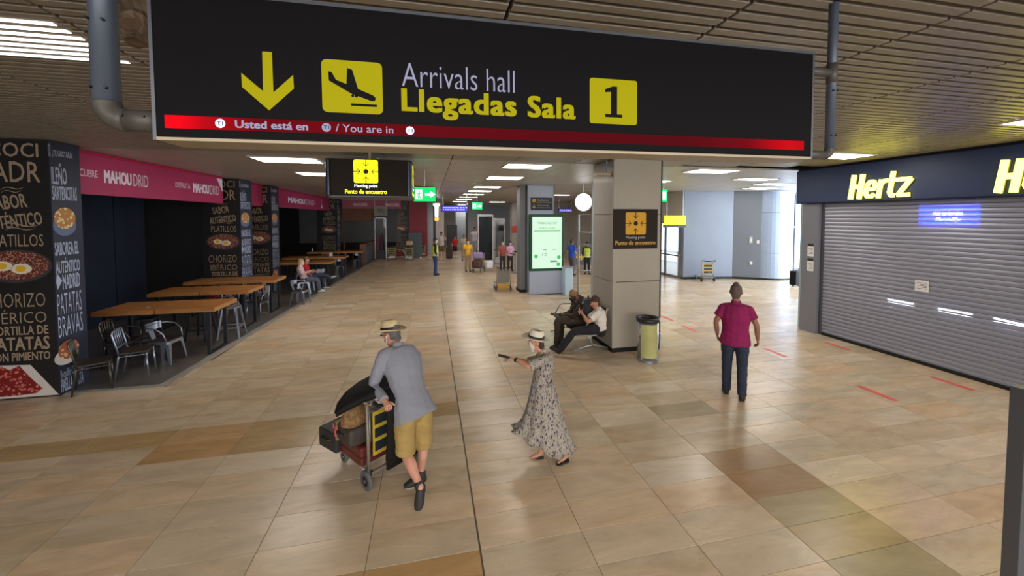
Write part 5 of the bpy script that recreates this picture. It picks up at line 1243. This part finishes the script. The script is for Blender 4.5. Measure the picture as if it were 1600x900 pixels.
    if mask:
        mm_ = M(); pr = [(-.105,.045,.035,.045),(-.08,.04,.052,.062),(-.045,.036,.06,.072),(-.018,.034,.056,.072)]
        loft(mm_, [hp(0, f, u) for u, f, a, c in pr], [a*hs for u, f, a, c in pr], [c*hs for u, f, a, c in pr], hr, n=16, sub=2); mm_.build('face_mask', mat('mask_%d_%d_%d' % mask, mask, .7), root, smooth=True)
        q = M()
        for s in (-1, 1): q.bar(hp(s*.055,.05,-.02), hp(s*.079,-.01,.01), .003, .003)
        q.build('mask_strap', MATS['mask_%d_%d_%d' % mask], root)
    if hat:
        mhat = mat('hat_%d_%d_%d' % hat['c'], hat['c'], .75, var=.06, vscale=40, bump=.4, bscale=90); mb = mat('hat_band_%d' % hat['b'][0], hat['b'], .6)
        Rr = Matrix.Rotation(hyaw, 3, 'Z') @ Matrix.Rotation(hat.get('p', 0), 3, 'X') @ Matrix.Rotation(hat.get('r', 0), 3, 'Y'); k = hat.get('k', 1)*hs
        def tp(p): v = Rr @ Vector((p[0]*k, p[1]*k, p[2]*k)); return (H[0]+v[0]+hu[0]*.055*hs, H[1]+v[1]+hu[1]*.055*hs, H[2]+v[2]+hu[2]*.055*hs)
        def ringh(a, c, z, dz=0, n=32): return [tp((a*math.cos(t), c*math.sin(t), z+dz*math.cos(2*t))) for t in np.linspace(0, 2*math.pi, n, endpoint=False)]
        q = M().rings([ringh(.088,.105,.0), ringh(.085,.102,.035), ringh(.078,.097,.075), ringh(.066,.086,.1), ringh(.04,.06,.104), ringh(.015,.035,.092)]); q.build('hat_crown', mhat, root, smooth=True)
        q = M().rings([ringh(.086,.103,.004), ringh(.15,.172,-.004,.006), ringh(.165,.188,.004,.012), ringh(.165,.188,-.001,.012), ringh(.15,.172,-.009,.006), ringh(.086,.103,-.002)], False); q.build('hat_brim', mhat, root, smooth=True)
        q = M().rings([ringh(.0895,.1065,.003), ringh(.0875,.1045,.030)], False); q.build('hat_band', mb, root, smooth=True)
    # clothes
    if bottom:
        mbt = mat('cloth_%d_%d_%d' % bottom['c'], bottom['c'], .85, var=.12, vscale=7, bump=.25, bscale=14); kind = bottom.get('kind', 'trousers'); q_ = M(); lo = bottom.get('loose', 1.0)
        loft(q_, [J['pelvis']-up*.07*S, J['pelvis'], J['pelvis']*.35+J['waist']*.65], [.125*S*bw,.172*S*bw,.15*S*bw], [.11*S,.125*S*bw,.115*S*bw], sd, dome=(True, False))
        for q in 'LR':
            hi, kn, an = J['hi'+q], J['kn'+q], J['an'+q]
            if kind == 'shorts': e = bottom.get('end', .92); loft(q_, [J['pelvis']*.35+hi*.65, hi*.75+kn*.25, hi*.4+kn*.6, hi*(1-e)+kn*e], [.105*S,.108*S*lo,.095*S*lo,.092*S*lo], [.115*S,.115*S*lo,.1*S*lo,.096*S*lo], hd, dome=(True, False))
            else: loft(q_, [J['pelvis']*.35+hi*.65, hi*.75+kn*.25, hi*.4+kn*.6, kn, kn*.6+an*.4, an*.97+kn*.03-V(0,0,.02)], [.102*S,.100*S*lo,.082*S*lo,.072*S*lo,.068*S*lo,.062*S*lo], [.11*S,.108*S*lo,.088*S*lo,.076*S*lo,.072*S*lo,.068*S*lo], hd, dome=(True, False))
        q_ = remesh(q_, vox, 2); wrinkle(q_, .004*S, 38); q_.build(kind, mbt, root, smooth=True)
        if kind == 'shorts' and False: pass
    if top:
        mtp = top.get('mat') or mat('cloth_%d_%d_%d' % top['c'], top['c'], .85, var=.10, vscale=9, bump=.2, bscale=14); q_ = M(); g = top.get('loose', 1.0); hem = top.get('hem', .06)
        hp_ = J['pelvis']-up*hem*S; fl = top.get('flare', 1.0)
        loft(q_, [hp_+V(*top.get('hshift', (0,0,0))), J['pelvis']+up*.02, J['waist'], J['chest'], J['neck']*.75+J['chest']*.25+up*.0, J['neck']-up*.012], [.178*S*g*fl*bw,.172*S*g*bw,.152*S*g*bw,.180*S*g*bw,.15*S*g*bw,.072*S], [.135*S*g*fl*bw,.128*S*g*bw,.118*S*g*bw,.132*S*g*bw,.105*S*g,.066*S], sd, dome=(False, False))
        sl = top.get('sleeve', .75)   # 0..1 upper arm, 1..2 forearm
        for q in 'LR':
            sh, el, wr = J['sh'+q], J['el'+q], J['wr'+q]
            if sl <= 1: e = sh*(1-sl)+el*sl; loft(q_, [J['neck']*.5+sh*.5-up*.02, sh*.92+e*.08, sh*.5+e*.5, e], [.052*S,.062*S*g,.064*S*g,.070*S*g], [.05*S,.062*S*g,.064*S*g,.068*S*g], sd, dome=(True, False))
            else: e = el*(2-sl)+wr*(sl-1); loft(q_, [J['neck']*.5+sh*.5-up*.02, sh*.92+el*.08, sh*.5+el*.5, el, e*.5+el*.5, e], [.052*S,.064*S*g,.062*S*g,.056*S*g,.050*S*g,.046*S*g], [.05*S,.064*S*g,.062*S*g,.055*S*g,.048*S*g,.044*S*g], sd, dome=(True, False))
        q_ = remesh(q_, vox, 2); wrinkle(q_, top.get('wr', .004)*S, top.get('wf', 30), 2)
        q_.build(top.get('name', 'shirt'), mtp, root, smooth=True)
        # collar
        c0 = J['neck']; q_ = M(); rg = []
        for a in np.linspace(0, 2*math.pi, 18, endpoint=False): pass
        f_ = unit(np.cross(up, sd)); k_ = []
        for dz, rr in ((-.02,.073),(.012,.066),(.03,.064),(.03,.058),(.0,.058)): k_.append([c0+up*dz*S+sd*rr*S*math.cos(a)+f_*rr*S*math.sin(a) for a in np.linspace(0, 2*math.pi, 20, endpoint=False)])
        q_.rings(k_, False); q_.build('collar', mtp, root, smooth=True)
        if top.get('vest'):
            mv = mat('hi_vis', (200,220,60), .6, var=.05); v_ = M()
            loft(v_, [J['pelvis']-up*.02, J['waist'], J['chest'], J['neck']*.7+J['chest']*.3], [.19*S,.175*S,.2*S,.165*S], [.145*S,.135*S,.148*S,.118*S], sd, dome=(False, False)); v_.build('safety_vest', mv, root, smooth=True)
            for c_ in (J['waist']*.7+J['chest']*.3, J['waist']*.2+J['pelvis']*.8):
                v_ = M(); loft(v_, [c_-up*.022, c_+up*.022], [.192*S,.192*S], [.148*S,.148*S], sd, n=20, dome=(False, False)); v_.build('reflective_band', mat('reflective', (215,215,200), .4), root, smooth=True)
    msh = mat('shoe_%d_%d_%d' % shoes[0], shoes[0], .6); style = shoes[1] if len(shoes) > 1 else 'shoe'
    for q in 'LR':
        an, to = J['an'+q], J['to'+q]; fd = unit(to-an); fx = V(fd[0], fd[1], 0); fx = unit(fx) if np.linalg.norm(fx) > .15 else V(0,1,0)
        dn = unit(np.cross(np.cross(fd, V(0,0,1)), fd))*-1 if abs(fd[2]) < .95 else fx     # sole side
        lift = to[2] < an[2]-.12*S
        heel = an-V(0,0,.055*S)-fx*.03*S if not lift else an-fd*.0-fx*.05*S-V(0,0,.02*S)
        ax = unit(to-heel); lat = unit(np.cross(ax, V(0,0,1))); dn = unit(np.cross(ax, lat)); dn = dn if dn[2] < 0 else -dn
        L_ = np.linalg.norm(to-heel)+.035*S
        sole = []
        for t_, w_ in ((-.02,.024),(.08,.032),(.4,.036),(.7,.045),(.92,.036),(1.0,.018)):
            c_ = heel+ax*L_*t_; sole.append((c_, w_*S))
        def slab(d0, d1, k=1.0): return [[c_+lat*w_*k+dn*d0, c_-lat*w_*k+dn*d0, c_-lat*w_*k+dn*d1, c_+lat*w_*k+dn*d1] for c_, w_ in sole]
        if style == 'sandal':
            o_ = M().rings(slab(.012*S, .032*S, 1.05)).build('sandal', msh, root)
            for s in (-1, 1): M().tube([heel+ax*L_*.8-dn*.012*S, heel+ax*L_*.62+lat*s*.03*S-dn*.02*S, heel+ax*L_*.42+lat*s*.045*S+dn*.01*S], .006*S, 8).build('sandal_strap', msh, o_, smooth=True)
        else:
            u_ = M(); loft(u_, [heel-dn*.03*S+ax*.01, heel+ax*L_*.35-dn*.02*S, heel+ax*L_*.7-dn*.004*S, heel+ax*L_*.95+dn*.004*S], [.040*S,.046*S,.050*S,.034*S], [.052*S,.052*S,.038*S,.024*S], lat, n=12, sub=3)
            loft(u_, [heel+ax*.035*S-dn*.02*S, an*.9+J['kn'+q]*.1-V(0,0,.01)], [.045*S,.045*S], [.048*S,.048*S], lat, n=12)
            o_ = u_.build('shoe', msh, root, smooth=True)
            M().rings(slab(.012*S, .03*S, 1.1)).build('sole', mat('sole_%d' % (shoes[2][0] if len(shoes) > 2 else 40), shoes[2] if len(shoes) > 2 else (40,40,42), .7), o_)
    return root, J
def C(px, py, Zc):
    r = ray(px, py); return V(0,0,EYE)+r*Zc
# ---------------------------------------------------------------- man in straw hat pushing the trolley
m_jk = mat('linen_jacket', (148,150,163), .9, c2=(130,132,143), vscale=160, bump=.35, bscale=11, stretch=(3,3,.25))
rzm = R_(34); pel = C(642, 634, 4.02); locm = (pel[0], pel[1], 0)
hL, hR = onTro(-.22,-.175,.94), onTro(.2,-.175,.94)
dirh = V(-math.sin(R_(39)), math.cos(R_(39)), 0)
Jm = dict(pelvis=C(645,632,4.0), waist=C(637,603,4.08), chest=C(630,572,4.16), neck=C(622,540,4.22), head=C(611,522,4.30),
          shL=C(600,552,4.08), shR=C(650,550,4.30), elL=C(584,602,4.02), elR=C(640,600,4.42), wrL=V(*hL)-dirh*.075+V(0,0,.04), wrR=V(*hR)-dirh*.075+V(0,0,.04),
          hiL=C(632,640,3.95), hiR=C(658,638,4.06), knL=C(634,706,3.95), knR=C(661,694,4.12), anL=C(657,762,3.74), anR=C(658,743,4.04), toL=C(654,792,3.70), toR=C(638,757,4.0))
fig, J_ = figure('person', 'man in straw hat, grey jacket and tan shorts leaning on a luggage trolley', locm, rzm, 1.0, Jw=Jm, J=joints(1.0), skin=(206,150,128), hair=(96,92,90), hyaw=R_(28), hpitch=R_(-14), vox=.010,
    top=dict(c=(150,152,164), mat=m_jk, sleeve=1.93, hem=.13, flare=1.12, loose=1.06, name='jacket', wr=.006, wf=24, hshift=(0,-.01,0)), bottom=dict(c=(164,138,82), kind='shorts', loose=1.12, end=1.02), shoes=((44,42,44),'shoe',(176,170,160)),
    hat=dict(c=(216,196,150), b=(46,40,40), p=R_(-8), r=R_(6), k=1.02), handdir={'L': (dirh, (0,0,1)), 'R': (dirh, (0,0,1))} if 0 else None, curl=(1.2,1.2), bodyw=1.12)
# ear phone cord, sunglasses, sock band
m_gl = mat('sunglass', (30,26,26), .2)
R3 = Matrix.Rotation(R_(28), 3, 'Z') @ Matrix.Rotation(R_(-14), 3, 'X')
def mh_(r, f, u): v = R3 @ Vector((r, f, u)); return J_['head']+V(*v)
g_ = M()
for s in (-1, 1): g_.bar(mh_(s*.008,.104,.012), mh_(s*.055,.09,.012), .03, .008, up=(0,0,1)); g_.bar(mh_(s*.058,.088,.016), mh_(s*.082,-.005,.016), .006, .005)
g_.build('sunglasses', m_gl, fig)
M().tube([mh_(-.084,.0,-.01), mh_(-.083,.02,-.05), mh_(-.06,.06,-.13), mh_(-.03,.08,-.2)], .0035, 6).build('earphone_cord', mat('cord_white', (225,225,225), .5), fig)
M().tube([mh_(-.09,-.0,.0), mh_(-.084,.004,-.02)], .009, 8).build('earbud', MATS['cord_white'], fig)
# ---------------------------------------------------------------- woman in the floral dress
m_fl = mat('floral_dress', (196,190,184), .9, vscale=20)
def floral(m):
    nt = m.node_tree; N = nt.nodes; L = nt.links; b = N['Principled BSDF']; tc = N.new('ShaderNodeTexCoord')
    mp = N.new('ShaderNodeMapping'); mp.inputs['Scale'].default_value = (1,1,.5); L.new(tc.outputs['Object'], mp.inputs[0])
    base = lin((164,156,146))
    prev = None
    for sc, th, c_ in ((34,.31,(70,70,96)),(60,.30,(104,98,96)),(100,.32,(132,122,108)),(26,.22,(52,52,70))):
        v = N.new('ShaderNodeTexVoronoi'); v.inputs['Scale'].default_value = sc; L.new(mp.outputs[0], v.inputs['Vector'])
        n = N.new('ShaderNodeTexNoise'); n.inputs['Scale'].default_value = sc*1.6; L.new(mp.outputs[0], n.inputs['Vector'])
        ad = N.new('ShaderNodeMath'); ad.operation = 'MULTIPLY_ADD'; ad.inputs[1].default_value = .35; L.new(n.outputs[0], ad.inputs[0]); L.new(v.outputs['Distance'], ad.inputs[2])
        lt = N.new('ShaderNodeMath'); lt.operation = 'LESS_THAN'; lt.inputs[1].default_value = th+.17; L.new(ad.outputs[0], lt.inputs[0])
        mx = N.new('ShaderNodeMix'); mx.data_type = 'RGBA'; L.new(lt.outputs[0], mx.inputs[0]); mx.inputs[7].default_value = lin(c_)
        if prev is None: mx.inputs[6].default_value = base
        else: L.new(prev, mx.inputs[6])
        prev = mx.outputs[2]
    L.new(prev, b.inputs['Base Color'])
floral(m_fl)
rzw = R_(78); Zw = 4.42; SW = .87
Jd = dict(pelvis=C(847,612,Zw), waist=C(846,594,Zw), chest=C(851,570,Zw), neck=C(849,549,Zw), head=C(838,534,Zw),
          shL=C(853,562,Zw-.14), shR=C(849,560,Zw+.15), elL=C(826,572,Zw-.17), elR=C(824,566,Zw+.13), wrL=C(806,562,Zw-.05), wrR=C(803,561,Zw+.06),
          hiL=C(849,618,Zw-.07), hiR=C(844,618,Zw+.07), knL=C(866,664,Zw-.07), knR=C(842,664,Zw+.07), anL=C(885,711,Zw-.06), anR=C(846,707,Zw+.06), toL=C(872,722,Zw-.06), toR=C(829,715,Zw+.06))
pw = C(847,612,Zw)
fig, Jq = figure('person', 'woman in white hat, face mask and floral dress holding both arms out', (pw[0],pw[1],0), rzw, SW, Jw=Jd, J=joints(SW), skin=(200,146,118), hair=(70,52,42), hair_style='short', hpitch=R_(-2), vox=.009,
    top=dict(c=(186,180,174), mat=m_fl, sleeve=.95, hem=-.05, loose=1.04, name='dress_top', wr=.004), shoes=((34,34,38),'sandal'), mask=(206,206,200), hat=dict(c=(226,216,198), b=(26,24,26), p=R_(10), k=1.0), curl=(.5,.6), slim=.95)
# skirt of the dress
q = M(); rg = []
pl = Jq['pelvis']; zs = [.93,.86,.74,.6,.45,.31,.2,.115]
for i, z in enumerate(zs):
    t_ = i/(len(zs)-1); a = .125+.10*t_**.9; bf = .11+.20*t_**1.15; cy_ = pl[1]+.0-.07*t_
    ring = []
    for j in range(72):
        th = 2*math.pi*j/72; s_, c_ = math.sin(th), math.cos(th)
        ru = 1+(.02+.05*t_)*math.sin(11*th+1.5*math.sin(2*th))
        f_ = bf*s_*ru*(1+.38*t_**2*max(0, s_)); zz = z+(.05*t_**2+.20*t_**2*max(0, s_)**.8-.05*t_*max(0,-s_))+.012*t_*math.sin(7*th)
        if i == len(zs)-1: ru2 = 1.05
        ring.append((a*c_*ru, cy_+f_, zz))
    rg.append(ring)
q.rings(rg, False); o = q.build('dress_skirt', m_fl, fig, smooth=True); sm = o.modifiers.new('s', 'SOLIDIFY'); sm.thickness = .004
q = M(); loft(q, [(0,pl[1],.89),(0,pl[1],.915)], [.125,.122], [.112,.11], (1,0,0), n=24, dome=(False,False)); q.build('belt', mat('belt_blue', (80,84,120), .8), fig)
M().tube([(-.06,pl[1]+.11,.90),(-.07,pl[1]+.13,.8),(-.06,pl[1]+.12,.7)], .006, 6).build('belt_tie', MATS['belt_blue'], fig)
w_ = Jq['wrL']; d_ = unit(Jq['wrL']-Jq['elL']); rgc = M(); rr = []
loft(rgc, [w_-d_*.02, w_+d_*.005], [.030,.030], [.026,.026], (1,0,0), n=16, dome=(False,False)); rgc.build('wrist_watch', mat('watch', (30,30,34), .3, .4), fig)
ph = C(788, 557, Zw+.0)
t = thing('phone', 'dark phone held out in the hands of the woman in the floral dress', 'phone', tuple(ph), rzw); M().box(-.036,.036,-.075,.075,-.004,.004).build('case', m_pan, t, bev=.003); M().box(-.032,.032,-.068,.068,.004,.0046).build('screen', m_face, t); t.rotation_euler = (R_(14), 0, rzw)
# ---------------------------------------------------------------- man in magenta polo, from behind
lm = G(1146.5, 621); J = joints(1.01, stride=.12)
J['shL'] = V(-.165,-.01,1.41); J['shR'] = V(.165,-.01,1.41); J['elL'] = V(-.265,-.03,1.17); J['elR'] = V(.275,.0,1.17); J['wrL'] = V(-.245,.06,.955); J['wrR'] = V(.30,.05,.95)
figure('person', 'man in magenta polo shirt and dark jeans walking away', lm, R_(-40), 1.01, J=J, skin=(150,104,84), hair=(96,82,74), hair_style='crop', vox=.010,
    top=dict(c=(138,16,82), sleeve=.62, hem=.10, loose=1.08, flare=1.03), bottom=dict(c=(38,46,66), loose=1.02), shoes=((40,34,32),), hyaw=R_(-6), curl=(.7,.7), bodyw=1.08)
# ---------------------------------------------------------------- two people on the bench
def bench_person(label, pts, S, rz, **k):
    p = C(*pts['pelvis']); J = joints(S, 'sit'); Jw = {a: C(*b) for a, b in pts.items()}
    return figure('person', label, (p[0], p[1], 0), rz, S, J=J, Jw=Jw, **k)
Z1 = 7.86
bench_person('man in white shirt and black trousers sitting nearest on the bench with a phone', dict(pelvis=(938,513,Z1), waist=(938,506,Z1), chest=(937,494,Z1), neck=(935,482,Z1), head=(930,473,Z1), shL=(937,488,Z1-.17), shR=(934,486,Z1+.17),
    elL=(919,503,Z1-.22), elR=(916,500,Z1+.2), wrL=(910,490,Z1-.06), wrR=(909,489,Z1+.08), hiL=(935,514,Z1-.09), hiR=(934,513,Z1+.09), knL=(897,519,Z1-.12), knR=(900,516,Z1+.12), anL=(872,547,Z1-.10), anR=(876,544,Z1+.12), toL=(863,543,Z1-.10), toR=(867,541,Z1+.12)),
    .97, R_(88), skin=(196,140,114), hair=(70,50,40), top=dict(c=(226,218,212), sleeve=.75, loose=1.05, hem=.02), bottom=dict(c=(28,28,34)), shoes=((24,22,24),), hpitch=R_(-14), vox=.012, curl=(1.0,1.0))
t = thing('phone', 'small pale phone held by the man in the white shirt on the bench', 'phone', tuple(C(905,486,Z1)), R_(80)); M().box(-.036,.036,-.005,.005,-.07,.07).build('case', m_alu, t, bev=.002)
Z2 = 8.35
bench_person('person in dark clothes and brown patterned cap on the far seat of the bench', dict(pelvis=(914,503,Z2), waist=(912,497,Z2), chest=(907,487,Z2), neck=(901,474,Z2), head=(896,463,Z2), shL=(905,481,Z2-.17), shR=(899,479,Z2+.17),
    elL=(896,494,Z2-.2), elR=(890,492,Z2+.18), wrL=(882,492,Z2-.06), wrR=(880,490,Z2+.08), hiL=(911,504,Z2-.09), hiR=(910,503,Z2+.09), knL=(872,500,Z2-.2), knR=(878,496,Z2+.14), anL=(870,539,Z2-.2), anR=(876,530,Z2+.12), toL=(862,543,Z2-.2), toR=(868,534,Z2+.12)),
    .97, R_(86), skin=(70,50,42), hair=(150,110,70), hair_style='short', top=dict(c=(58,46,38), sleeve=1.85, loose=1.08, hem=.0), bottom=dict(c=(60,50,40)), shoes=((24,22,24),), hpitch=R_(-20), vox=.013, curl=(.8,.8), mask=(30,28,30))
t = thing('lap_jacket', 'golden brown jacket lying over the lap of the person on the far bench seat', 'jacket', tuple(C(893,498,Z2-.02)), R_(80))
rg = []
for x, w, h in ((-.22,.05,.03),(-.12,.14,.07),(.02,.17,.10),(.14,.15,.07),(.24,.06,.03)): rg.append([(w*1.2*math.cos(a)*(1+.1*math.sin(4*a)), x, .02+h*math.sin(a)*(1+.15*math.cos(3*a))) for a in np.linspace(0, 2*math.pi, 16, endpoint=False)])
M().rings(rg).build('cloth', mat('jacket_gold', (140,112,60), .7, c2=(70,54,34), vscale=12, bump=.5), t, smooth=True)
p_ = C(919,477,Z2-.1)
t = thing('backpack', 'dark blue grey bag standing between the two people on the bench', 'bag', (p_[0], p_[1], .45), R_(60)); softbox(.30,.2,.62,.08).build('body', mat('bag_slate', (52,60,72), .6), t, smooth=True); M().tube([(-.06,0,.6),(-.04,0,.67),(.04,0,.67),(.06,0,.6)], .012, 8).build('carry_handle', m_hnd, t)
# ---------------------------------------------------------------- two seated people in the dining area
def seat_fig(label, px, Zc, rz, J=None, **k):
    p = C(px, 430, Zc); return figure('person', label, (p[0], p[1], 0), rz, .96, J=J or joints(.96, 'sit'), vox=.018, **k)
Ja = joints(.96, 'sit'); Ja['wrL'] = Ja['wrL']+V(.05,.06,.12); Ja['wrR'] = Ja['wrR']+V(-.05,.06,.12)
f1, _ = seat_fig('fair haired woman in pale pink top sitting at the dining area edge', 476, 14.25, R_(-78), J=Ja, skin=(220,180,160), hair=(190,160,120), hair_style='long', top=dict(c=(226,190,200), sleeve=.9), bottom=dict(c=(88,96,112)), shoes=((200,196,190),), mask=(225,225,225))
Ja = joints(.96, 'sit'); Ja['knR'] = V(.05,.46,.58); Ja['anR'] = V(-.1,.74,.45); Ja['toR'] = V(-.12,.9,.47)
f2, _ = seat_fig('person in red top with crossed legs sitting behind the fair haired woman', 484, 14.85, R_(-84), J=Ja, skin=(200,150,130), hair=(120,90,60), top=dict(c=(190,30,40), sleeve=.9), bottom=dict(c=(50,60,80)), shoes=((170,170,172),))
for f_, l_ in ((f1,'sheet metal chair under the fair haired woman'),(f2,'sheet metal chair under the person in the red top')):
    sheet_chair(l_, (f_.location.x-.02, f_.location.y, .0), f_.rotation_euler.z)
# ---------------------------------------------------------------- walkway people, far off
def far(label, px, pyf, pyt, rz, J=None, arms=0, stride=.05, name='person', **k):
    p = G(px, pyf); r = ray(px, pyt); h = EYE+r[2]*math.hypot(p[0],p[1])/math.hypot(r[0],r[1]); S = h/1.76
    return figure(name, label, p, R_(rz), S, J=J or joints(S, stride=stride, arms=arms), vox=.022*max(.8,S), face=False, **k)
far('guard in yellow safety vest, black sleeves and navy trousers', 680, 430, 372, -80, skin=(170,120,96), hair=(40,34,32), top=dict(c=(28,28,32), sleeve=1.7, vest=True), bottom=dict(c=(40,58,112)), shoes=((30,30,30),), mask=(220,220,225))
Jx = joints(1.05, stride=.1); Jx['elL'] = V(-.3,.05,1.3); Jx['wrL'] = V(-.1,.14,1.62)
far('tall man in white shirt and dark shorts with his hand to his face', 690, 406, 363, 180, J=Jx, skin=(190,140,116), hair=(50,40,36), top=dict(c=(206,204,202), sleeve=.7), bottom=dict(c=(120,100,84), kind='shorts'), shoes=((180,160,140),))
far('child in red striped shirt and black shorts', 711, 402, 369, 180, skin=(200,150,126), hair=(60,46,40), top=dict(c=(196,36,44), sleeve=.8), bottom=dict(c=(34,32,36), kind='shorts'), shoes=((220,220,220),))
far('person in beige clothes between the red shirted child and the woman in yellow', 725, 408, 367, 180, skin=(200,150,126), hair=(90,70,54), top=dict(c=(190,180,168), sleeve=.8), bottom=dict(c=(170,160,150)), shoes=((120,110,100),))
far('woman in white top standing left of the larger dark display', 742, 398, 355, 170, skin=(196,140,116), hair=(40,32,30), hair_style='long', top=dict(c=(206,204,220), sleeve=.5), bottom=dict(c=(170,172,186)), shoes=((150,150,150),))
ya_, _ = far('woman in yellow top pushing a loaded trolley', 731, 424, 374, 190, skin=(190,136,112), hair=(44,34,30), top=dict(c=(236,180,50), sleeve=.7), bottom=dict(c=(176,150,124)), shoes=((70,60,56),), mask=(225,225,228))
pt = G(752, 424)
dup(pushed, (pt[0]-.1, pt[1]+.1, 0), R_(160), 'trolley heaped with bags beside the woman in yellow', 'parked luggage trolleys')
soft_bag('brown_holdall', 'brown holdall low on the trolley of the woman in yellow', (pt[0]-.25, pt[1]-.25, .22), .5,.4,.42, mat('bag_brown', (84,60,52), .6), R_(160))
soft_bag('white_sack', 'white sack bulging at the right of the trolley of the woman in yellow', (pt[0]+.32, pt[1]-.35, .2), .45,.4,.4, mat('bag_white', (216,214,220), .6), R_(100))
soft_bag('lilac_bag', 'lilac and blue bag on top of the brown holdall', (pt[0]-.2, pt[1]-.2, .7), .5,.36,.32, mat('bag_lilac', (150,130,180), .6), R_(170))
ps_ = G(702, 404); t = thing('dark_suitcase', 'dark suitcase beside the tall man in the white shirt', 'suitcase', ps_, 0); softbox(.42,.28,.68,.04).build('shell', mat('case_dark_brown', (62,46,46), .6), t); t.children[0].location.z = .05; M().box(-.18,.18,-.08,.08,0,.06).build('wheel_base', m_tyr, t); M().tube([(-.1,0,.72),(-.1,0,.95),(.1,0,.95),(.1,0,.72)], .012, 6).build('pull_handle', m_alu, t)
far('person in brick coloured shirt standing behind the single parked trolley', 785, 424, 376, 200, skin=(190,140,116), hair=(90,72,60), top=dict(c=(160,84,74), sleeve=.9), bottom=dict(c=(50,46,50)), shoes=((50,40,40),), mask=(225,225,228))
far('dark haired woman in pink top just right of the brick coloured shirt', 797, 423, 377, 190, skin=(196,146,120), hair=(26,22,24), hair_style='long', top=dict(c=(220,168,206), sleeve=.8), bottom=dict(c=(52,48,56)), shoes=((50,40,40),), mask=(225,225,228))
far('man in bright blue polo shirt right of the advertising totem', 893, 430, 374, -60, arms=.4, skin=(186,134,110), hair=(70,60,54), top=dict(c=(40,90,200), sleeve=.7), bottom=dict(c=(88,84,92)), shoes=((40,40,44),))
far('person in yellow green vest behind the metal lattice tower', 917, 428, 378, 170, skin=(180,130,104), hair=(40,34,30), top=dict(c=(30,34,36), sleeve=1.7, vest=True), bottom=dict(c=(34,36,44)), shoes=((30,30,30),))
